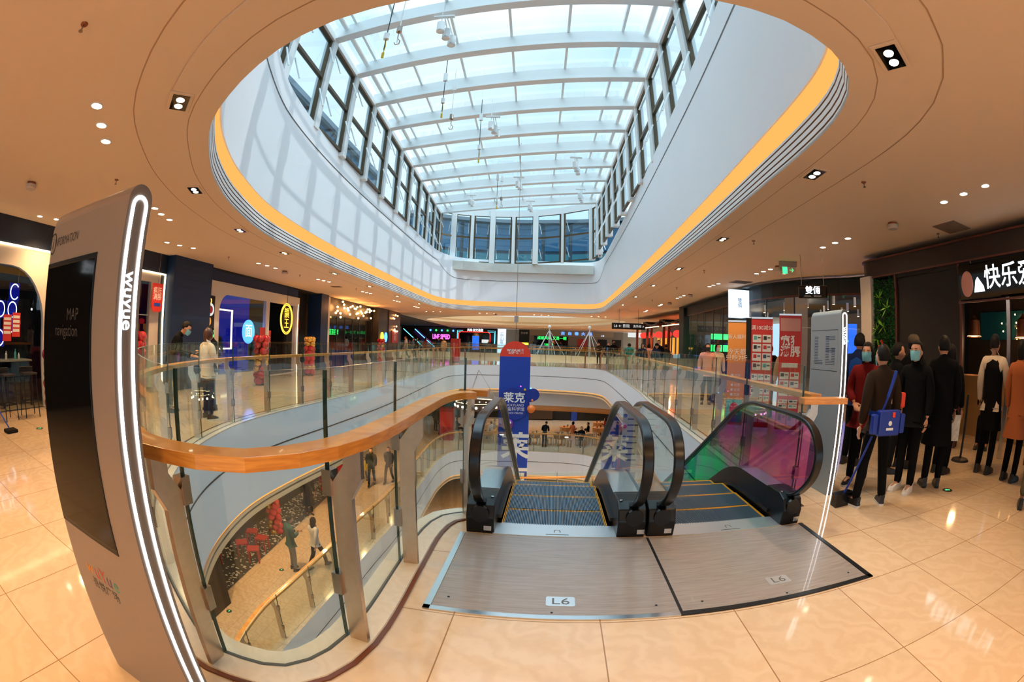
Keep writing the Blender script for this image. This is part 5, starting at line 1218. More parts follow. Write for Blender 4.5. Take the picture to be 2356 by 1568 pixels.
# exit sign
ex = thing('exit_sign', 'green running man exit sign hanging from the ceiling', 'exit sign', (6.1, 8.55, 3.3), R(-20)); MB().box(-.22, .22, -.03, .03, .06, .17).obj('housing', 'hinge_steel', ex); MB().box(-.20, .20, -.004, .004, -.12, .06).obj('pane', 'shop_glass', ex)
MB().box(-.14, -.02, -.008, -.006, -.10, .05).obj('pictogram', 'exit_green', ex); text('arrow', '→', .14, 'exit_green', (.09, -.006, -.02), (0, -1, 0), ex, .002)
# ---- lantern shop further along the right side
RS = thing('shop', 'red lit timber shop front with curved tiled eaves', 'shop front', (0, 0, 0))
MB().box(8.9, 14, 21.3, 21.4, 0, 3.4).obj('side_wall', 'dark_wood', RS); MB().box(11.6, 11.8, 21.4, 33, 0, 3.4).obj('back_wall', 'fire_orange' if False else 'red_wood', RS)
for k in range(3):
    y0 = 22.0 + k * 3.4
    ev_ = MB(); 
    for j in range(9):
        yy = y0 + 3.1 * j / 8; up = 0.22 * abs(j - 4) ** 2 / 16
        ev_.box(8.6, 9.9, yy - .2, yy + .2, 2.75 + up, 2.85 + up)
    ev_.obj('eave', 'dark_wood', RS); MB().box(8.55, 8.6, y0 + .2, y0 + 2.9, 2.66, 2.7).obj('light_line', 'led_warm', RS)
    for yy in (y0 + .3, y0 + 2.8): MB().box(8.9, 9.05, yy, yy + .15, 0, 2.8).obj('column', 'red_wood', RS)
for k in range(6): MB().ball((9.3, 22.6 + k * 1.7, 2.25), .26, 12, 0, (1, 1, .8)).obj('lantern', 'neon_red', RS, smooth=True)
for k in range(12): MB().box(10.5, 10.55, 22.4 + k * .8, 22.4 + k * .8 + .35, 1.0, 2.1).obj('wooden_plaque', 'fire_orange', RS)
l = bpy.data.lights.new('lantern_glow', 'POINT'); l.energy = 120; l.color = (1, .16, .05); l.shadow_soft_size = .06
q = bpy.data.objects.new('lantern_glow', l); COL.objects.link(q); q.parent = RS; q.location = (9.6, 26, 1.9)
wbox('wall_right_far', 11.8, 12, 33, 36.5, 0, 3.47, 'beige_wall')
# direction signs
ds = thing('direction_sign', 'brown hanging direction sign reading L6 with arrows', 'sign', (6.3, 24.0, 2.55), 0); MB().box(-0.95, 0.95, -.05, .05, -.17, .17).obj('board', 'dark_wood', ds)
text('sign_lettering', 'L6 ← 影院', 0.2, 'sign_white_dim', (-.85, -.05, 0), (0, -1, 0), ds, .003, align='LEFT'); text('sign_lettering', '洗手间 ↗', 0.16, 'sign_white_dim', (.88, -.05, 0), (0, -1, 0), ds, .003, align='RIGHT')
for x in (-.55, .55): MB().tube([(x, 0, .17), (x, 0, HC - 2.55)], 0.015, 6).obj('hanger', 'hinge_steel', ds)
ds = thing('direction_sign', 'pale hanging direction sign before the grey far wall', 'sign', (12.6, 44, 2.6), 0); MB().box(-1.1, 1.1, -.05, .05, -.25, .2).obj('board', 'sign_white_dim', ds)
for x in (-.6, .6): MB().tube([(x, 0, .2), (x, 0, HC - 2.6)], 0.02, 6).obj('hanger', 'hinge_steel', ds)
# ------------------------------------------------------------------ far end of the hall
YF = 66.0
wbox('wall_far', -22, 22, YF + 3, YF + 3.2, 0, 3.47, 'beige_wall')
wbox('wall_far_ceiling', -22, 22, 62, 70, HC - 0.05, HC, 'ceiling_paint')
def far_shop(name, x0, x1, wall, label, y=YF): 
    t = thing(name, label, 'shop front', (0, 0, 0)); MB().box(x0, x1, y, y + .3, 0, 3.4).obj('wall', wall, t); return t
t = far_shop('shop', -16.5, -8.3, 'brown_interior', 'brown far wall with pink neon words and coloured spot lamps')
text('neon_lettering', 'LINE SPEED', 0.95, 'neon_pink', (-10.4, YF, 2.0), (0, -1, 0), t, .02, sx=.55, bold=.03)
for k in range(5): MB().ball((-12.0 + k * .85, YF - .2, 2.95), .14, 8).obj('spot_lamp', 'neon_blue' if k % 2 == 0 else 'neon_green', t)
t = far_shop('shop', -8.2, -2.2, 'screen_black', 'black far shop front framed with red and teal neon tubes')
MB().tube([(-7.8, YF - .05, .1), (-7.8, YF - .05, 2.6), (-7.5, YF - .05, 2.85), (-3.5, YF - .05, 2.85), (-3.2, YF - .05, 2.6), (-3.2, YF - .05, .1)], .06, 6).obj('red_tube', 'neon_red', t)
for dx in (0.15, .35): MB().tube([(-8.1 + dx * .5, YF - .05, 1.2), (-8.1 + dx * .5, YF - .05, 3.2 - dx), (-7.2, YF - .05, 3.2 - dx)], .03, 5).tube([(-2.4 - dx * .5, YF - .05, 1.2), (-2.4 - dx * .5, YF - .05, 3.2 - dx), (-3.6, YF - .05, 3.2 - dx)], .03, 5).obj('teal_tube', 'neon_cyan', t)
text('sign_lettering', '风尚·益文造型', .42, 'sign_white', (-5.4, YF, 3.1), (0, -1, 0), t, .02, sx=.9); MB().box(-5.8, -4.8, YF - .06, YF, .3, 2.3).obj('screen', 'screen_blue', t); MB().box(-4.4, -3.4, YF - .06, YF, 1.3, 1.8).obj('lit_panel', 'sign_white_dim', t)
t = far_shop('shop', -2.1, -0.9, 'lightbox_blue_white', 'pale blue white far picture pillar'); text('sign_lettering', '云\n山\n茶', .6, 'text_navy', (-1.5, YF, 2.0), (0, -1, 0), t, .02)
t = far_shop('shop', 1.0, 2.5, 'dark_green_wall', 'narrow dark green far shop board'); text('sign_lettering', '古台巷', .34, 'text_white', (1.75, YF, 2.9), (0, -1, 0), t, .02); MB().box(1.2, 2.4, YF - .05, YF, 1.2, 1.5).obj('lit_strip', 'neon_yellow', t)
t = far_shop('shop', 2.6, 16.5, 'grey_wall', 'wide beige far hotpot shop with spaced blue characters and green neon')
MB().box(2.6, 15.0, YF - .15, YF, 2.62, 3.38).obj('fascia', 'beige_wall', t); text('sign_lettering', '古  台  巷  火  锅', .52, 'neon_blue', (9.4, YF - .15, 3.0), (0, -1, 0), t, .02, sx=1.25); text('sign_lettering', '火锅', .25, 'lightbox_blue_white', (13.3, YF - .15, 2.8), (0, -1, 0), t, .02)
MB().box(3.2, 8.2, YF - .05, YF, 0, 2.55).obj('window_pane', 'screen_black', t)
text('neon_lettering', '成都风味 又是一碗', .52, 'neon_green', (5.8, YF - .06, 2.25), (0, -1, 0), t, .02); text('neon_lettering', '吃面一碗', .36, 'neon_green', (5.3, YF - .06, 1.3), (0, -1, 0), t, .02)
MB().box(9.6, 11.0, YF - .05, YF, .6, 2.3).obj('red_poster', 'poster_red', t); MB().box(12.6, 14.0, YF - .05, YF, 0, 2.3).obj('doorway', 'dark_interior', t); MB().box(14.8, 16.2, YF - .05, YF, 0, 2.3).obj('doorway', 'dark_interior', t)
t = far_shop('shop', 14.0, 19.5, 'beige_wall', 'grey far wall with a dark green shutter and black television', 47.5)
MB().box(14.1, 15.8, 47.42, 47.5, 0, 2.5).obj('shutter', 'dark_green_wall', t); MB().box(16.2, 17.5, 47.4, 47.5, 1.3, 2.2).obj('television', 'screen_black', t)
# distant escalators with coloured light, far left
for k, (m_, lab) in enumerate((('neon_cyan', 'distant escalator edged in cyan light'), ('neon_purple', 'distant escalator with a violet side'))):
    t = thing('escalator', lab, 'escalator', (-13.7 + k * 1.5, 62.8 + k * .8, -0.19)); MB().bar((-1.6, 0, 3.0), (1.3, 0, 0.45), .8, .7).obj('side_panel', 'screen_black' if k == 0 else 'purple_toy', t); MB().bar((-1.6, -.42, 3.2), (1.3, -.42, 0.75), .05, .1).obj('light_line', m_ if k == 0 else 'neon_cyan', t)
# red box sign standing on the far walkway
t = thing('box_sign', 'red box shaped standing sign on the far walkway', 'standing sign', (-3.9, 31.3, 0)); MB().box(-.3, .3, -.3, .3, 0.05, 1.65).obj('body', 'crate_red', t); MB().box(-.27, .27, -.31, -.30, .3, 1.3).obj('printed_face', 'poster_red', t); MB().box(-.32, .32, -.32, .32, 0, .05).obj('plinth', 'black_metal', t)
# white mast sculptures in the second opening
for (x, y) in ((3.6, 44), (7.4, 43)):
    t = thing('mast_frame', 'white wire cone frame hanging in the second opening, ' + ('by the green neon' if x < 5 else 'before the spaced characters'), 'decoration', (x, y, 0))
    MB().tube([(0, 0, 0.2), (0, 0, 3.3)], .05, 6).ball((0, 0, 3.1), .16, 8).obj('mast', 'white_metal', t)
    for j in range(5): MB().tube([(0, 0, 2.8), (1.5 * math.cos(j * 1.26), 1.5 * math.sin(j * 1.26), 0.4)], .025, 5).obj('stay', 'white_metal', t)
    MB().tube([(0, 0, 3.3), (0, 0, 6.0)], .012, 5).obj('cable', 'white_metal', t)
#==SECTION LOWER
# ------------------------------------------------------------------ level five
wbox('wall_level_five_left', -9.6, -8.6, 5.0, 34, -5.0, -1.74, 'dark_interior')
wbox('wall_level_five_pillar', -8.6, -6.6, 5.2, 7.8, -5.0, -1.74, 'dark_wood')
wbox('wall_level_five_back', -20, 20, 38, 38.3, -5.0, -1.74, 'dark_interior')
for k, (x0, x1, z0, z1, m_, nm) in enumerate([(-9, -7, -4.2, -2.6, 'cream_cove', 'pale lit panel at the back of the lower dining floor, furthest from the banner'), (-5.6, -4.4, -4.8, -2.6, 'outside_glass_teal', 'teal glass panel at the back of the lower dining floor'), (1.5, 3.6, -4.9, -2.9, 'brown_interior', 'brown menu wall behind the lower tables'), (5.2, 5.7, -5, -2.6, 'banner_blue', 'blue column panel behind the lower tables'), (6.4, 8.6, -4.9, -2.9, 'shop_glass', 'glass refrigerator front at the back of the lower floor'), (7.0, 8.2, -2.95, -2.85, 'sign_white', 'white light tube on the lower back wall'), (-1.5, 1.0, -4.1, -3.9, 'fire_orange', 'orange lit shelf on the lower back wall')]):
    tag(wbox('wall_panel', x0, x1, 37.85, 38.0, z0, z1, m_, None), nm, 'panel'); wbox('wall_level_five_right', 10.5, 11, 4, 38, -5.0, -1.74, 'brown_interior')
pb = struct(fill('floor_pebble_strip', [[(-8.6, 7.5), (-7.0, 8.0), (-7.2, 14), (-7.6, 22), (-8.6, 22)]], -4.985, 'pebbles' if 'pebbles' in MT else 'text_grey')); 
pbm = MB()
for k in range(1100):
    y = rnd.uniform(7.6, 21.5); xm = -7.05 if y < 14 else -7.4; x = rnd.uniform(-8.55, xm); s_ = rnd.uniform(.014, .038); a = rnd.uniform(0, 3)
    pbm.add([(x + s_ * 1.6 * math.cos(a + q * PI / 3), y + s_ * math.sin(a + q * PI / 3), -4.98) for q in range(6)] + [(x, y, -4.955)], [(q, (q + 1) % 6, 6) for q in range(6)])
tag(pbm.obj('white_pebbles', 'cloth_silverjkt'), 'white pebbles scattered in the dark strip along the lower wall', 'pebbles', kind='stuff')
balloons(-7.55, 12.3, 1.5, lambda k, j, r: r.random() < .3, 'red and gold balloon column one floor below', 11)
balloons(-7.75, 17.2, 1.9, lambda k, j, r: r.random() < .15, 'taller red balloon column one floor below', 12)
for o in [q for q in SC.objects if q.get('label', '').endswith('one floor below') and q.name.startswith('balloon')]: o.location.z = -5.0
def stool(x, y, z, label, group, m_='table_wood'):
    t = thing('square_stool', label, 'stool', (x, y, z), rnd.uniform(0, 1), group)
    MB().box(-.18, .18, -.18, .18, .40, .44).obj('seat', m_, t)
    for sx_ in (-1, 1):
        for sy_ in (-1, 1): MB().box(sx_ * .15 - .02, sx_ * .15 + .02, sy_ * .15 - .02, sy_ * .15 + .02, 0, .40).obj('leg', m_, t)
for (x, y) in ((-7.75, 10.4), (-7.35, 11.0), (-7.9, 11.3), (-7.2, 10.2), (-8.1, 9.3)): stool(x, y, -5, 'red wooden stool by the lower pebble strip', 'stools by the lower pebble strip', 'crate_red')
pf = thing('floral_stand', 'red and white floral stand with printed sheets one floor below', 'flower stand', (-6.9, 16.8, -5)); MB().lathe([(.25, 0), (.12, .5), (.12, 1.0), (0.0001, 1.0)], 12).obj('stand', 'black_metal', pf); MB().ball((0, 0, 1.4), .4, 12).obj('bouquet', 'berry_red', pf); MB().box(-.4, .4, -.05, -.03, .9, 1.2).obj('sheet', 'poster_white', pf)
# dining area one floor below
def cafe_set(x, y, k):
    t = thing('dining_table', 'round timber dining table with clustered steel base on the lower floor', 'table', (x, y, -5.0), 0, 'dining tables on the lower floor')
    MB().lathe([(0.0001, .70), (.42, .70), (.42, .75), (0.0001, .75)], 16).obj('table_top', 'table_wood', t); MB().lathe([(.34, .45), (.40, .70), (0.0001, .70)], 8).obj('skirt', 'table_wood', t)
    for j in range(6): MB().box(-.03, .03, -.03, .03, 0, .48, 0, Matrix.Translation((.38 * math.cos(j * 1.047), .38 * math.sin(j * 1.047), 0))).obj('leg', 'stool_steel', t)
    for (dx, dy, r_, h, m_, nm) in ((-.12, -.1, .06, .09, 'crate_red', 'bowl'), (.15, .0, .04, .16, 'text_dark', 'cup')):
        tag(MB().lathe([(0.0001, 0), (r_ * .7, 0), (r_, h), (0.0001, h * .9)], 10).obj(nm, m_, loc=(x + dx, y + dy, -4.25)), ('red bowl' if nm == 'bowl' else 'dark cup') + ' on a lower floor dining table', nm, ('bowls' if nm == 'bowl' else 'cups') + ' on the lower floor tables')
cafe = [(1.6, 28.6), (3.2, 28.4), (4.9, 28.9), (3.9, 31.0), (6.2, 30.8), (6.6, 33), (-2.6, 30.2), (-4.3, 31.2), (-1.4, 28.8), (8, 31.5), (0.4, 31.5)]
for k, (x, y) in enumerate(cafe): cafe_set(x, y, k)
def cafe_stool(x, y):
    t = thing('steel_stool', 'grey steel stool at the lower floor dining tables', 'stool', (x, y, -5.0), rnd.uniform(0, 2), 'steel stools on the lower floor')
    MB().lathe([(0.0001, .44), (.19, .44), (.19, .47), (0.0001, .47)], 12).obj('seat', 'stool_steel', t)
    for j in range(4): MB().box(-.02, .02, -.02, .02, 0, .44, 0, Matrix.Translation((.14 * math.cos(j * 1.57), .14 * math.sin(j * 1.57), 0))).obj('leg', 'stool_steel', t)
for (x, y) in ((1.0, 28.2), (2.3, 28.1), (2.6, 28.6), (3.8, 27.9), (4.4, 28.3), (5.5, 28.4), (3.3, 30.5), (5.6, 30.2), (-3.1, 29.5), (-1.9, 28.9)): cafe_stool(x, y)
# big ring lamp
rl = thing('ring_lamp', 'large round timber ring lamp with a row of white bulbs below the fascia', 'pendant light', (-1.75, 24.5, -2.15))
MB().sweep([(1.2 * math.cos(2 * PI * k / 36), 1.2 * math.sin(2 * PI * k / 36)) for k in range(36)], [(0, 0), (0, .38), (-.05, .38), (-.05, 0)], True, pclosed=True).obj('ring', 'brown_interior', rl)
for zz in (0, .36): MB().sweep([(1.22 * math.cos(2 * PI * k / 36), 1.22 * math.sin(2 * PI * k / 36)) for k in range(36)], [(0, zz), (0, zz + .03), (.03, zz + .03), (.03, zz)], True, pclosed=True).obj('light_line', 'led_warm', rl)
for k in range(20): MB().ball((1.25 * math.cos(2 * PI * k / 20), 1.25 * math.sin(2 * PI * k / 20), .19), .06, 8).obj('bulb', 'lamp_disc', rl)
for k in range(3): MB().tube([(1.1 * math.cos(2.1 * k), 1.1 * math.sin(2.1 * k), .38), (.0, 0, 2.1)], .01, 5).obj('hanger', 'hinge_steel', rl)
# lamps of the lower floors
def lower_lamp(x, y, z, e):
    t = thing('lower_downlight', 'downlight in the ceiling of a lower floor', 'ceiling light', (x, y, z), 0, 'downlights of the lower floors'); q = bpy.data.objects.new('lamp_glass', _disc); COL.objects.link(q); q.parent = t
    l = bpy.data.lights.new('downlight_beam', 'SPOT'); l.energy = e; l.color = (1.0, 0.60, 0.27); l.spot_size = R(150); l.spot_blend = 0.7; l.shadow_soft_size = 0.1
    q = bpy.data.objects.new('downlight_beam', l); COL.objects.link(q); q.parent = t; q.location = (0, 0, -0.05)
for (x, y) in [(-6.0, 6.5), (-6.2, 10), (-6.3, 13.5), (-6.2, 17.5), (-6.2, 22), (-5.5, 27), (-1.5, 31.5), (2.2, 31), (5.5, 32), (8, 28), (7.5, 22), (7.2, 16), (6.8, 10), (2.0, 15.5), (0, 35), (6, 35.5)]: lower_lamp(x, y, -1.75, E_N * (2.8 if y < 26 else 1.5))
for (x, y) in [(-6.5, 8), (-6, 16), (-5, 24), (7, 12), (7, 22), (0, 29)]: lower_lamp(x, y, -6.76, E_N * 6)
l4 = MB().sweep(catmull([(-2.5, 12), (-4, 17), (-2.5, 22), (2, 23), (4, 19), (3, 13), (0, 11)], True, .5), [(0, -10), (0, -8.95), (.08, -8.9), (.08, -10)], True, pclosed=True)
tag(l4.obj('low_curved_rail', 'rail_wood'), 'low curved timber ring on the floor two levels down', 'barrier')
#==SECTION PEOPLE
# ------------------------------------------------------------------ people
def skin_mesh(chains, root, vox=0.0, sub=1, smooth=True):
    """chains: list of [(x,y,z,r) or (x,y,z,rx,ry)]; joints shared by coordinate"""
    bm = bmesh.new(); idx = {}
    sk = bm.verts.layers.skin.verify()
    def V(p):
        k = tuple(round(c, 4) for c in p[:3])
        if k not in idx:
            v = bm.verts.new(p[:3]); idx[k] = v
            v[sk].radius = (p[3], p[4] if len(p) > 4 else p[3]); v[sk].use_root = (k == tuple(round(c, 4) for c in root))
        return idx[k]
    for ch in chains:
        for a, b in zip(ch, ch[1:]):
            va, vb = V(a), V(b)
            if va != vb and not bm.edges.get((va, vb)): bm.edges.new((va, vb))
    me = bpy.data.meshes.new('t'); bm.to_mesh(me); bm.free()
    o = bpy.data.objects.new('t', me); COL.objects.link(o)
    m = o.modifiers.new('s', 'SKIN'); m.use_smooth_shade = True; m.branch_smoothing = 0.6
    if sub: q = o.modifiers.new('u', 'SUBSURF'); q.levels = sub; q.render_levels = sub
    dg = bpy.context.evaluated_depsgraph_get(); r = bpy.data.meshes.new_from_object(o.evaluated_get(dg))
    bpy.data.objects.remove(o); bpy.data.meshes.remove(me)
    return r
def remesh(meshes, vox):
    bm = bmesh.new()
    for m in meshes: bm.from_mesh(m)
    me = bpy.data.meshes.new('t'); bm.to_mesh(me); bm.free()
    o = bpy.data.objects.new('t', me); COL.objects.link(o)
    q = o.modifiers.new('r', 'REMESH'); q.mode = 'VOXEL'; q.voxel_size = vox; q.use_smooth_shade = True
    q = o.modifiers.new('s', 'SMOOTH'); q.factor = 0.5; q.iterations = 3
    dg = bpy.context.evaluated_depsgraph_get(); r = bpy.data.meshes.new_from_object(o.evaluated_get(dg))
    bpy.data.objects.remove(o); bpy.data.meshes.remove(me)
    return r
def head_mesh(c, tilt):
    """skull with jaw, nose, ears; faces +y"""
    b = MB(); n, m_ = 22, 16; vs = []; fs = []
    for i in range(m_ + 1):
        t = PI * i / m_; z = math.cos(t); r = math.sin(t)
        for k in range(n):
            a = 2 * PI * k / n; x, y = r * math.sin(a), r * math.cos(a)
            w = 0.080 * (1 - 0.22 * max(0, -z)); d = 0.098 * (1 - 0.10 * max(0, -z)); yy = y * d
            if y > 0 and z < 0: yy += 0.012 * y
            if y < 0 and z < -0.1: yy *= 0.72
            dx = abs(x)
            if y > 0.9 * r and dx < 0.22: yy += 0.020 * math.exp(-((z + 0.18) / 0.16) ** 2)
            if y > 0 and 0.22 < dx < 0.55: yy -= 0.008 * math.exp(-((z - 0.08) / 0.12) ** 2)
            if y > 0.5 and dx < 0.35: yy += 0.004 * math.exp(-((z + 0.52) / 0.07) ** 2)
            vs.append((x * w, yy, z * 0.118))
    for i in range(m_):
        for k in range(n): fs.append((i * n + k, (i + 1) * n + k, (i + 1) * n + (k + 1) % n, i * n + (k + 1) % n))
    M_ = Matrix.Translation(c) @ Matrix.Rotation(tilt[1], 4, 'Z') @ Matrix.Rotation(tilt[0], 4, 'X')
    b.add(vs, fs, 0, M_)
    for s in (-1, 1): b.ball((0, 0, 0), 0.03, 8, 0, (0.35, .6, 1)); 
    # place ears
    nv = len(b.v); per = (nv - len(vs)) // 2
    for s, st in ((-1, len(vs)), (1, len(vs) + per)):
        for q in range(st, st + per): v = Vector(b.v[q]) + Vector((s * 0.077, -0.012, -0.008)); b.v[q] = tuple(M_ @ v)
    me = bpy.data.meshes.new('h'); me.from_pydata(b.v, [], b.f); me.update(); return me, M_
def hair_mesh(style, M_):
    b = MB(); n, m_ = 26, 18; vs = []; fs = []
    for i in range(m_ + 1):
        t = PI * i / m_; z = math.cos(t); r = math.sin(t)
        for k in range(n):
            a = 2 * PI * k / n; x, y = r * math.sin(a), r * math.cos(a)
            w, d, h = 0.088, 0.108, 0.127
            low = {'short': -0.40 if y < -0.25 else (0.12 if y > -.05 else -0.1), 'bob': -0.75, 'long': -1.2, 'bun': -0.55 if y < -0.1 else 0.0, 'cap': 0.1}[style]
            front = y > (0.10 if style in ('short', 'cap', 'bun') else 0.22)
            X, Y, Z = x * w, y * d - 0.006, z * h
            if front and z < 0.52: Y = min(Y, 0.06) if abs(x) > 0.55 and style in ('bob', 'long') else 0.02; X *= 0.86 if style in ('short', 'bun', 'cap') else 1.0
            if z < low: Z = low * h; X *= 0.85; Y *= 0.8
            if style in ('long', 'bob') and z < -0.15 and y < 0.3:
                k2 = min(1, (-z - 0.15) / 0.7); X = x * w * 1.05 if r > .3 else X; Z -= (0.26 if style == 'long' else 0.05) * k2; Y = min(Y, -0.02) - 0.01 * k2
            vs.append((X, Y, Z + 0.006))
    for i in range(m_):
        for k in range(n): fs.append((i * n + k, (i + 1) * n + k, (i + 1) * n + (k + 1) % n, i * n + (k + 1) % n))
    b.add(vs, fs, 0, M_)
    if style == 'bun': b.ball(tuple(M_ @ Vector((0, -0.11, 0.05))), 0.045, 8)
    return b
def cap_mesh(M_):
    b = MB(); prof = [(0.098, 0.0), (0.10, 0.03), (0.092, 0.075), (0.06, 0.11), (0.0001, 0.122)]
    b.lathe(prof, 22, 0, M_ @ Matrix.Translation((0, -0.005, 0.03)) @ Matrix.Diagonal((0.93, 1.12, 1, 1)))
    b.add([(-.06, .09, .035), (.06, .09, .035), (.05, .17, .02), (-.05, .17, .02), (-.06, .09, .045), (.06, .09, .045), (.05, .17, .03), (-.05, .17, .03)], [(0, 3, 2, 1), (4, 5, 6, 7), (0, 1, 5, 4), (1, 2, 6, 5), (2, 3, 7, 6), (3, 0, 4, 7)], 0, M_)
    return b
def mask_mesh(M_):
    vs = []; fs = []
    for i in range(5):
        z = 0.012 - 0.115 * i / 4 * 0.92
        for k in range(9):
            a = R(-72 + 18 * k); bul = 1.0 + 0.05 * math.sin(PI * i / 4)
            w = 0.079 * (1 - 0.05 * i); vs.append((w * math.sin(a) * 1.02, (0.108 - (0.006 if i == 4 else 0)) * math.cos(a) * bul + 0.004 + (0.010 * math.exp(-(k - 4) ** 2 / 2.0) if i < 3 else 0), z))
    for i in range(4):
        for k in range(8): fs.append((i * 9 + k, (i + 1) * 9 + k, (i + 1) * 9 + k + 1, i * 9 + k + 1))
    b = MB().add(vs, fs, 0, M_)
    for s in (-1, 1): b.tube([M_ @ Vector((s * .074, .034, -.005)), M_ @ Vector((s * .082, -.01, .0))], .0022, 4)
    return b
def lerp3(a, b, t): return tuple(a[i] + (b[i] - a[i]) * t for i in range(3))
def pose(name):
    """joints for a 1.70 m figure facing +y"""
    P = dict(pel=(0, 0, .93), waist=(0, 0, 1.08), chest=(0, .0, 1.28), neck=(0, -.01, 1.455), nk2=(0, .005, 1.505), head=(0, .02, 1.585), tilt=(0, 0))
    for s, k in ((-1, 'L'), (1, 'R')):
        P['sh' + k] = (s * .178, -.01, 1.405); P['el' + k] = (s * .225, -.03, 1.12); P['wr' + k] = (s * .235, .04, .87)
        P['hp' + k] = (s * .085, 0, .90); P['kn' + k] = (s * .095, .02, .50); P['an' + k] = (s * .10, -.01, .09); P['to' + k] = (s * .115, .14, .035)
    def sh(keys, d):
        for k in keys: P[k] = tuple(P[k][i] + d[i] for i in range(3))
    if name == 'phone':
        P['elR'] = (.235, .02, 1.13); P['wrR'] = (.10, .24, 1.20); P['elL'] = (-.235, .02, 1.13); P['wrL'] = (-.05, .25, 1.17); P['tilt'] = (-.45, 0); sh(['head'], (0, .03, -.01))
    if name == 'hold':
        P['elR'] = (.24, .03, 1.12); P['wrR'] = (.16, .27, 1.08)
    if name == 'hands_front':
        P['elR'] = (.24, .0, 1.12); P['wrR'] = (.09, .22, 1.02); P['elL'] = (-.24, .0, 1.12); P['wrL'] = (-.09, .22, 1.02)
    if name == 'walk':
        P['knR'] = (.09, .20, .53); P['anR'] = (.09, .30, .12); P['toR'] = (.10, .44, .09); P['knL'] = (-.09, -.04, .50); P['anL'] = (-.095, -.27, .14); P['toL'] = (-.10, -.14, .035)
        P['elR'] = (.22, -.14, 1.14); P['wrR'] = (.22, -.18, .90); P['elL'] = (-.22, .08, 1.13); P['wrL'] = (-.20, .20, .92)
    if name == 'apart': 
        P['knR'] = (.15, .03, .50); P['anR'] = (.20, -.02, .09); P['toR'] = (.24, .12, .035); P['knL'] = (-.13, .02, .50); P['anL'] = (-.17, .0, .09); P['toL'] = (-.21, .14, .035)
    if name in ('lean', 'leanphone'):
        for k, f in (('waist', .25), ('chest', .75), ('neck', 1.1), ('nk2', 1.25), ('head', 1.5), ('shL', 1), ('shR', 1), ('elL', .9), ('elR', .9), ('wrL', .8), ('wrR', .8)): sh([k], (0, .22 * f, -.05 * f))
        P['wrR'] = (.12, .50, 1.02); P['wrL'] = (-.12, .50, 1.02); P['tilt'] = (-.6, 0)
    if name == 'sit':
        dz = -.40
        for k in ('pel', 'waist', 'chest', 'neck', 'nk2', 'head', 'shL', 'shR', 'elL', 'elR'): sh([k], (0, 0, dz))
        P['wrR'] = (.12, .28, .82); P['wrL'] = (-.12, .28, .82)
        for s, k in ((-1, 'L'), (1, 'R')): P['hp' + k] = (s * .09, .03, .51); P['kn' + k] = (s * .11, .42, .52); P['an' + k] = (s * .11, .40, .09); P['to' + k] = (s * .12, .55, .035)
    return P
BODY = {}
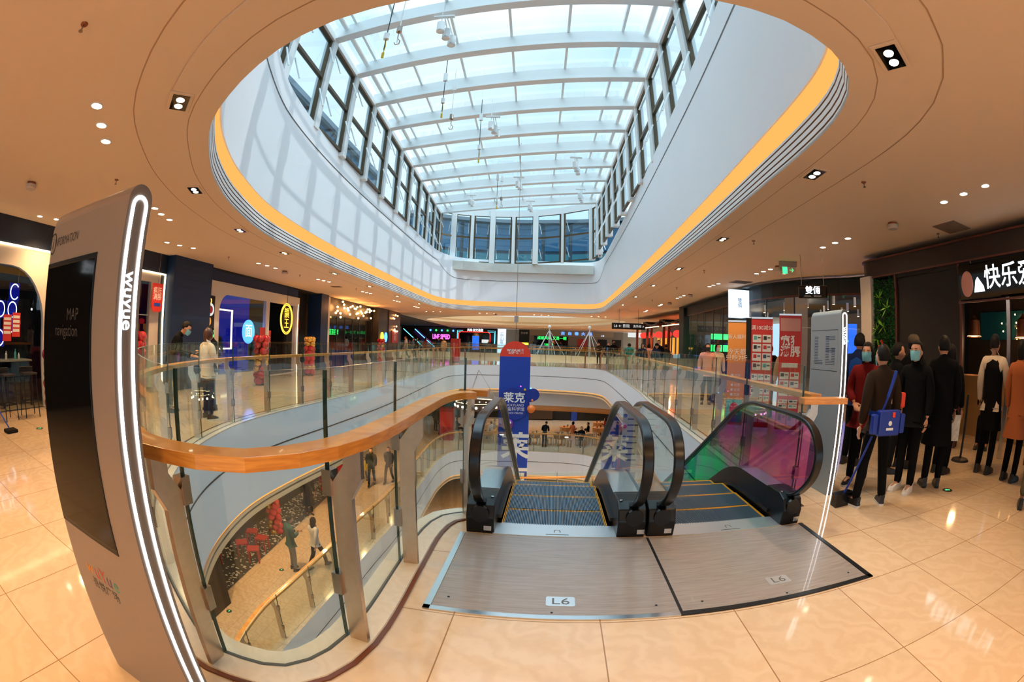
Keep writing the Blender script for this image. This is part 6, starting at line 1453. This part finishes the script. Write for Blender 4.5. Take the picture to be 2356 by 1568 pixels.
def body_parts(pname, near):
    key = (pname, near)
    if key in BODY: return BODY[key]
    P = pose(pname); g = lambda k, *r: (*P[k], *r)
    ch = [[g('pel', .10, .075), g('waist', .09, .065), g('chest', .10, .07), g('neck', .042), g('nk2', .047), (*P['head'], .045)]]
    for k in 'LR':
        ch.append([g('chest', .10, .07), g('sh' + k, .036), g('el' + k, .032), g('wr' + k, .026)])
        ch.append([g('pel', .10, .075), g('hp' + k, .072), g('kn' + k, .052), g('an' + k, .037), g('to' + k, .032)])
    body = skin_mesh(ch, P['pel'])
    hd, M_ = head_mesh(P['head'], P['tilt']); ms = [body, hd]
    for k in 'LR':      # hand: palm, four fingers, thumb
        w = Vector(P['wr' + k]); d = (w - Vector(P['el' + k])).normalized(); s = 1 if k == 'R' else -1
        side = Vector((0, 1, 0)) if abs(d.z) > .6 else Vector((-s, 0, 0)); side = (side - d * side.dot(d)).normalized(); nrm = d.cross(side).normalized() * s
        hb = MB(); pc = w + d * .05
        hb.ball(tuple(pc), .04, 8, 0, (1, 1, 1)); 
        for q in range(len(hb.v)):
            v = Vector(hb.v[q]) - pc; hb.v[q] = tuple(pc + d * v.dot(d) * 1.25 + side * v.dot(side) * 1.0 + nrm * v.dot(nrm) * .42)
        for j in range(4):
            b0 = pc + d * .035 + side * (.027 - .018 * j); L = (.072, .080, .074, .058)[j]; cu = -nrm * .012
            hb.tube([b0, b0 + d * L * .45 + cu * .5, b0 + d * L * .8 + cu * 1.8, b0 + d * L * .95 + cu * 3], [.0095, .009, .008, .006], 6)
        t0 = pc - d * .02 + side * .03; hb.tube([t0, t0 + side * .022 + d * .025, t0 + side * .026 + d * .055 - nrm * .01], [.012, .0105, .008], 6)
        me = bpy.data.meshes.new('hand'); me.from_pydata(hb.v, [], hb.f); ms.append(me)
    vox = .0085 if near else .016
    full = remesh(ms, vox)
    def cl(chains, root, sub=1): return skin_mesh(chains, root, 0, sub)
    top = [[(P['pel'][0], P['pel'][1], P['pel'][2] - .10, .160, .128), g('pel', .160, .128), g('waist', .145, .115), g('chest', .17, .125), g('neck', .092), g('nk2', .066)]]
    for k in 'LR':
        wr = lerp3(P['el' + k], P['wr' + k], .93); top.append([g('chest', .17, .125), g('sh' + k, .085), g('el' + k, .066), (*wr, .048)])
    tr = [[(*lerp3(P['pel'], P['waist'], .9), .125, .095), g('pel', .135, .105)]]
    for k in 'LR': tr.append([g('pel', .135, .105), g('hp' + k, .098), g('kn' + k, .068), (*lerp3(P['kn' + k], P['an' + k], 1.06), .056)])
    res_ = dict(P=P, M=M_, body=full, top=cl(top, P['pel']), trousers=cl(tr, P['pel']))
    sh_ = []
    for k in 'LR':
        a = Vector(P['an' + k]); t = Vector(P['to' + k]); d = (t - a); d.z = 0; d.normalize(); x = Vector((d.y, -d.x, 0)); z0 = t.z - .035
        b = MB(); 
        out = [(-.075, .030), (-.085, 0), (-.075, -.030), (.05, -.040), (.13, -.042), (.175, -.022), (.18, .012), (.15, .036), (.05, .042)]
        def ringz(z, sc): return [tuple(Vector((a.x, a.y, z0)) + d * (u * sc + .0) + x * (v * sc) + Vector((0, 0, z))) for u, v in out]
        n = len(out); rows = [ringz(0, 1), ringz(.025, 1.03), ringz(.055, .93)]
        top_ = [tuple(Vector((a.x, a.y, z0)) + d * (u * (.45 if u > 0 else .9) ) + x * (v * .95) + Vector((0, 0, .12 if u < .05 else .085))) for u, v in out]; rows.append(top_)
        for rw in rows: b.v += rw
        for i in range(3):
            for q in range(n): b.f.append((i * n + q, (i + 1) * n + q, (i + 1) * n + (q + 1) % n, i * n + (q + 1) % n)); b.m.append(1 if i == 0 else 0)
        b.f.append(tuple(range(n))); b.m.append(1); b.f.append(tuple(3 * n + q for q in reversed(range(n)))); b.m.append(0); sh_.append(b)
    res_['shoes'] = sh_
    BODY[key] = res_; return res_
def mo(name, me, m, parent, smooth=True):
    o = bpy.data.objects.new(name, me); COL.objects.link(o); o.parent = parent
    if not me.materials: me.materials.append(None)
    o.material_slots[0].link = 'OBJECT'; o.material_slots[0].material = MT[m]
    return o
MCACHE = {}
def person(loc, face, label, pose_='stand', h=1.66, top='black', bottom='black', shoes='shoe_black', hair='short', hcol='hair_black', mask=None, coat=None, near=False, cap=None, group=None, vest=None, sole=None, extra=None):
    """face: compass angle in degrees that the figure looks towards (0 = +y, 90 = +x)"""
    B = body_parts(pose_, near); s = h / 1.70
    T = thing('person', label, 'person', loc, -R(face), group); T.scale = (s, s, s)
    mo('body', B['body'], 'skin', T)
    mo('trousers' if bottom != 'skin' else 'leggings', B['trousers'], 'cloth_' + bottom, T); mo('jacket', B['top'], 'cloth_' + top, T)
    for i, sb in enumerate(B['shoes']):
        k = (pose_, near, 'shoe', i, shoes, sole)
        if k not in MCACHE: o = sb.obj('shoe', [shoes, sole or shoes], T); MCACHE[k] = o.data
        else: o = bpy.data.objects.new('shoe', MCACHE[k]); COL.objects.link(o); o.parent = T
    def cached(nm, key, fn, m, smooth=True):
        if key not in MCACHE:
            b = fn(); me = bpy.data.meshes.new(nm); me.from_pydata(b.v, [], b.f); me.materials.append(MT[m])
            me.polygons.foreach_set('use_smooth', [smooth] * len(me.polygons)); me.update(); MCACHE[key] = me
        return mo(nm, MCACHE[key], m, T)
    cached('hair', ('hair', hair, pose_, near), lambda: hair_mesh(hair, B['M']), hcol)
    if cap: cached('cap', ('cap', pose_, near), lambda: cap_mesh(B['M']), 'cloth_' + cap)
    if mask: cached('mask', ('mask', pose_, near), lambda: mask_mesh(B['M']), mask)
    if near:
        for sx_ in (-1, 1):
            e = MB().ball(tuple(B['M'] @ Vector((sx_ * .031, .087, .012))), .010, 8, 0, (1.2, .5, .55)).obj('eye', 'eye_dark', T, smooth=True)
            MB().tube([B['M'] @ Vector((sx_ * .018, .098, .034)), B['M'] @ Vector((sx_ * .048, .083, .032))], .0035, 5).obj('eyebrow', 'hair_black', T)
        if not mask: MB().ball(tuple(B['M'] @ Vector((0, .097, -.058))), .018, 8, 0, (1.1, .4, .32)).obj('mouth', 'lip', T, smooth=True)
    if coat:
        P = B['P']; zl, flare = coat
        b = MB(); rows = [(P['chest'][2], .165, .125), (P['pel'][2] + .06, .158, .125), (P['pel'][2] - .12, .175, .14), (zl, .175 + flare, .135 + flare)]
        def off(z): t = (z - P['pel'][2]) / max(.01, P['neck'][2] - P['pel'][2]); return P['pel'][1] + max(0, t) * (P['neck'][1] - P['pel'][1])
        n = 20
        for z, a, c in rows:
            for k in range(n): t = 2 * PI * k / n; rip = 1 + (.04 * math.sin(5 * t) if z == zl else 0); b.v.append((P['pel'][0] + a * rip * math.cos(t), off(z) + c * rip * math.sin(t), z))
        for i in range(3):
            for k in range(n): b.f.append((i * n + k, i * n + (k + 1) % n, (i + 1) * n + (k + 1) % n, (i + 1) * n + k)); b.m.append(0)
        b.obj('coat_skirt', 'cloth_' + (vest or top), T, smooth=True)
    if vest:
        me = skin_mesh([[(*B['P']['pel'], .168, .135), (*B['P']['waist'], .158, .128), (*B['P']['chest'], .205, .158), (*B['P']['neck'], .118)]], B['P']['pel'])
        me.materials.append(MT['cloth_' + vest]); o = bpy.data.objects.new('vest', me); COL.objects.link(o); o.parent = T
    if extra: extra(T, B)
    return T
# --- the queue at the dark shop (near the camera, right)
person((4.55, 4.55, 0), 70, 'person in a puffy blue vest with white mask strap, behind the upright L6 totem', 'stand', 1.74, 'navy', 'black', mask='mask_white', near=True, vest='bluevest')
person((3.90, 3.74, 0), -118, 'person in a red coat with long dark hair and pale blue mask', 'hands_front', 1.60, 'red', 'black', hair='long', mask='mask_blue', coat=(.72, .06), near=True, sole='shoe_white')
def cleaner_extra(T, B):
    bg_ = MB().box(-.15, .15, .0, .10, 0, .26).obj('waist_bag', 'banner_blue_dark', T, bevel=.02, loc=(0, -.245, .80))
    MB().box(-.23, -.16, .01, .09, .02, .22).obj('side_pocket', 'banner_blue_dark', bg_, bevel=.015); MB().box(.16, .23, .01, .09, .02, .22).obj('side_pocket', 'banner_blue_dark', bg_, bevel=.015)
    MB().lathe([(0.0001, 0), (.025, 0), (.025, .003), (0.0001, .003)], 14, 0, Matrix.Translation((0.0, -.001, .13)) @ Matrix.Rotation(PI / 2, 4, 'X')).box(-.05, .05, -.003, -.001, .06, .085).obj('bag_emblem', 'text_white', bg_)
    MB().box(.02, .055, -.012, 0.0, .19, .24).obj('red_tag', 'banner_red', bg_)
    MB().lathe([(.165, 0), (.165, .045), (.150, .045), (.150, 0)], 20, 0, Matrix.Translation((0, 0, .99)) @ Matrix.Diagonal((1, .85, 1, 1))).obj('belt', 'banner_blue_dark', T)
    MB().box(-.035, .035, -.075, .0, -.1, .06).obj('red_armband', 'banner_red', T, loc=(.285, -.01, 1.16), bevel=.02)
cleaner = person((3.52, 3.13, 0), 15, 'cleaner in a brown jacket seen from behind with blue waist bag', 'apart', 1.57, 'brownblack', 'black', sole='shoe_white', near=True, extra=cleaner_extra, mask='mask_blue')
br_ = thing('long_handled_broom', 'blue long handled broom and dustpan held by the cleaner', 'broom', (3.28, 3.28, 0)); MB().tube([(0, 0, .12), (.20, -.38, 1.30)], .012, 8).obj('handle', 'banner_blue_dark', br_); MB().tube([(.165, -.315, 1.10), (.20, -.38, 1.34)], .017, 8).obj('grip', 'neon_blue' if False else 'banner_blue', br_)
MB().prism([(-.14, -.05), (.14, -.05), (.12, .06), (-.12, .06)], 0, .13).obj('dustpan', 'black_rubber', br_)
def white_bag(T, B): pass
person((4.28, 3.22, 0), -100, 'person in a loose black jumper and blue mask with white trainers', 'hold', 1.63, 'black', 'black', 'shoe_white', hair='bun', mask='mask_blue', near=True, sole='shoe_white', coat=(.78, .10))
person((5.2, 4.0, 0), 75, 'person in a grey cap looking right above the queue', 'stand', 1.72, 'charcoal', 'black', cap='cap', near=True)
def paper_extra(T, B):
    MB().box(-.12, .12, -.004, .004, -.20, .10).obj('magazine', 'paper', T, loc=(.23, .08, .72))
person((4.78, 3.12, 0), 40, 'person in a long black coat seen from behind holding an illustrated paper', 'stand', 1.70, 'black', 'black', coat=(.50, .05), near=True, extra=paper_extra)
def fur_extra(T, B):
    MB().tube([(.12 * math.cos(a), .10 * math.sin(a) - .04, 1.42) for a in [k * .5 for k in range(13)]], .045, 8).obj('fur_hood', 'cloth_fur', T, smooth=True)
person((5.45, 3.42, 0), 80, 'person in a black parka with brown fur hood facing the shop', 'stand', 1.62, 'black', 'black', hair='bob', near=True, extra=fur_extra, coat=(.62, .04))
person((4.75, 3.95, 0), 120, 'person in black with pinned up hair standing between the queue members', 'stand', 1.62, 'black', 'charcoal', near=True)
person((7.9, 3.9, 0), -110, 'seated person in dark clothes with pale blue mask inside the dark shop', 'sit', 1.60, 'charcoal', 'black', hair='bob', mask='mask_blue')
person((6.05, 2.92, 0), 85, 'person in a black vest over cream hooded sleeves holding something up', 'hold', 1.76, 'cream', 'black', near=True, vest='black', coat=(.55, .03))
person((6.0, 2.38, 0), 95, 'person in a long camel brown coat seen from behind', 'stand', 1.68, 'camel', 'black', hair='bob', coat=(.55, .07), near=True)
person((5.35, 1.72, 0), 70, 'person at the picture edge in olive trousers and black boots', 'walk', 1.74, 'black', 'olive', near=True)
person((4.75, 1.0, 0), 80, 'person at the picture edge in dark red trousers', 'walk', 1.70, 'black', 'darkred', near=True, sole='shoe_white')
cs = thing('crowd_barrier', 'black round base post between the queue and the shop', 'barrier', (6.4, 3.6, 0)); MB().lathe([(0.0001, 0), (.17, 0), (.15, .03), (.02, .05), (.02, .95), (0.0001, .95)], 18).obj('post', 'black_metal', cs)
# --- by the left shops
person((-6.4, 6.55, 0), 55, 'person in black bending over beside the blue slotted pillar', 'leanphone', 1.78, 'black', 'jeans', mask='mask_blue', near=True)
person((-5.85, 7.3, 0), -160, 'person in black with pale blue mask facing the camera', 'phone', 1.62, 'black', 'jeans', hair='bun', mask='mask_blue', near=True)
person((-5.25, 6.45, 0), 20, 'person in a white padded jacket and dark trousers seen from behind', 'hold', 1.58, 'cream', 'navy', hair='bob', hcol='hair_brown', near=True, sole='shoe_white', vest='white')
person((-5.88, 3.42, 0), -60, 'person in a mint padded jacket partly behind the information totem', 'stand', 1.60, 'mint', 'black', near=False)
person((-9.7, 3.35, 0), 150, 'seated diner in black inside the arched window', 'sit', 1.65, 'black', 'black')
person((-9.7, 12.4, 0), 120, 'waiter in black inside the blue lit restaurant', 'stand', 1.68, 'black', 'black')
person((-6.9, 5.6, 0), 130, 'dark clothed person close behind the information totem', 'stand', 1.66, 'black', 'black', hair='bob')
# --- further along the right walkway
for k, (x, y, f, lab, kw) in enumerate([
    (5.2, 11.2, 200, 'person in a pink jacket with black mask before the restaurant glass', dict(top='pink', bottom='black', mask='mask_black', hair='long')),
    (5.7, 11.6, 180, 'person in cream with white mask beside the pink jacket', dict(top='cream', bottom='grey', mask='mask_white', hair='bob')),
    (6.5, 11.9, 250, 'person in black turning away by the dark green pillar', dict(top='black', bottom='black', mask='mask_blue', hair='bob')),
    (5.75, 8.85, 250, 'person in black with blue mask holding a printed sheet', dict(top='black', bottom='charcoal', mask='mask_blue', pose_='hold')),
    (6.6, 7.9, 200, 'two of the dark clothed diners seen beside the red brush poster', dict(top='brownblack', bottom='black', hair='long', mask='mask_blue')),
    (5.6, 7.95, 30, 'person in a tan coat between the red roll-up posters', dict(top='tan', bottom='black', hair='bun')),
    (6.9, 20.5, 200, 'person in black walking before the red lantern shop, widest shoulders', dict(top='black', bottom='black', h=1.8)),
    (6.3, 19.0, 175, 'person with dark cap looking up near the lantern shop', dict(top='navy', bottom='black', cap='black')),
    (6.0, 20.2, 185, 'person with round face in blue near the lantern shop', dict(top='navy', bottom='jeans', hair='bob')),
    (6.3, 23.7, 20, 'person in bright teal near the lantern shop', dict(top='teal', bottom='black')),
    (6.6, 25.0, 10, 'person in a blue puffer near the lantern shop', dict(top='bluevest', bottom='black')),
    (7.0, 22.4, 10, 'person in pale pink near the lantern shop', dict(top='pink', bottom='black', hair='bob')),
    (7.7, 21.7, 30, 'person in charcoal entering the lantern shop', dict(top='charcoal', bottom='black')),
    (6.4, 28.0, 180, 'masked person in a black padded coat before the television wall', dict(top='black', bottom='black', mask='mask_black', h=1.78))]):
    person((x, y, 0), f, lab.replace('two of the dark clothed diners', 'dark clothed person with long hair'), **({'pose_': 'stand', 'h': 1.62, **kw}))
# --- far walkway and hall
person((6.6, 33.9, 0), -150, 'person in black leaning at the far guard rail with phone', 'phone', 1.68, 'brownblack', 'black')
person((7.35, 34.1, 0), 150, 'person in dark clothes facing away at the far guard rail', 'stand', 1.70, 'black', 'black')
fc = ['black', 'navy', 'charcoal', 'camel', 'cream', 'red', 'grey', 'brownblack', 'silverjkt', 'jeans', 'tan']
spots = [(-15, 40), (-15.5, 44), (-14.8, 47), (-16, 50), (-15, 52), (-7.4, 33.8), (-7.0, 31.5), (-6.4, 33.2), (-5.6, 34.4), (-7.6, 31.9), (-14.6, 38), (-16.2, 42), (-7.4, 34.6), (-15.8, 55), (-4.9, 32.4), (1.0, 63.2), (3.0, 63.6), (4.4, 63.2), (5.5, 63.9), (6.8, 63), (14.2, 50), (14.4, 39.5), (15.0, 42), (10.6, 33.5), (14.8, 45), (15.4, 46.2), (9.2, 32.4), (-3.2, 63.4), (-6, 63.9)]
for k, (x, y) in enumerate(spots):
    c = fc[(k * 7) % len(fc)]; hr = ('short', 'bob', 'long')[k % 3]
    person((x, y, 0), (k * 67) % 360, 'distant visitor in %s with %s dark hair across the hall' % ({'jeans': 'denim blue', 'silverjkt': 'silver grey', 'brownblack': 'dark brown'}.get(c, c), {'bob': 'chin length', 'short': 'short', 'long': 'long'}[hr]), 'walk' if k % 3 == 0 else 'stand', 1.6 + .03 * (k % 5), c, ('black', 'jeans', 'grey')[k % 3], hair=hr, group='distant visitors in %s with %s hair' % (c, hr))
# --- one floor below
person((-5.85, 10.25, -5), 40, 'person in a dark green jacket with hood looking at a phone, one floor below', 'phone', 1.72, 'green', 'grey', near=True)
person((-5.25, 10.62, -5), 25, 'person in a silver grey jacket with long black hair, one floor below', 'walk', 1.62, 'silverjkt', 'black', hair='long', near=True)
person((-6.0, 18.6, -5), 170, 'person in dark clothes walking towards the couple, one floor below', 'walk', 1.74, 'black', 'charcoal')
person((-6.5, 19.1, -5), 175, 'child in a yellow top walking beside an adult, one floor below', 'walk', 1.15, 'yellow', 'grey', hair='bob')
person((-5.35, 19.2, -5), 185, 'person in black walking alone by the lower rail, one floor below', 'walk', 1.70, 'black', 'black')
person((-7.2, 14.4, -5), 140, 'person in a long black coat standing by the lower balloon columns', 'stand', 1.7, 'black', 'black', coat=(.4, .08))
for k, (x, y, f, c, ps, hr, lab) in enumerate([(1.0, 28.25, 40, 'brownblack', 'sit', 'long', 'diner in a brown jacket seated at the table next to the blue banner'), (2.2, 27.9, 20, 'black', 'lean', 'short', 'person in black vest leaning over a lower floor table'), (0.9, 30.2, -60, 'cream', 'sit', 'long', 'diner in a pale yellow jacket on the lower floor'),
        (4.3, 30.2, 60, 'camel', 'sit', 'bob', 'diner in orange brown with a red headband on the lower floor'), (5.3, 29.9, -70, 'black', 'sit', 'short', 'bald diner in black seated sideways on the lower floor'), (4.6, 28.3, 180, 'black', 'sit', 'short', 'diner in black looking down at a phone on the lower floor'),
        (6.9, 31.8, -100, 'red', 'sit', 'bob', 'diner in red plaid on the lower floor'), (-2.6, 29.6, 0, 'red', 'sit', 'bob', 'diner in red seated left of the banner on the lower floor'), (-3.6, 30.6, 70, 'black', 'sit', 'short', 'diner in black beside the red box sign on the lower floor'), (-4.8, 30.6, 100, 'charcoal', 'stand', 'short', 'person in charcoal queueing at the lower dining area'),
        (-3.2, 32.2, 150, 'tan', 'stand', 'bob', 'person in tan standing at the lower dining area'), (-1.2, 29.6, -30, 'white', 'sit', 'short', 'diner in a white shirt seated under the ring lamp'), (-5.3, 31.8, 30, 'black', 'stand', 'long', 'person in black near the red counter on the lower floor'), (-2.2, 32.8, 200, 'olive', 'stand', 'short', 'person in olive at the back of the lower dining area'), (7.4, 30.2, -90, 'navy', 'sit', 'short', 'diner in navy behind the middle escalator handrails')]):
    person((x, y, -5), f, lab, ps, 1.66, c, 'black', hair=hr)
t = thing('box_sign', 'red box shaped standing sign on the lower dining floor', 'standing sign', (-4.1, 29.3, -5)); MB().box(-.45, .45, -.45, .45, 0.0, 2.1).obj('body', 'crate_red', t); MB().box(-.4, .4, -.46, -.45, .9, 1.9).obj('printed_face', 'poster_red', t)
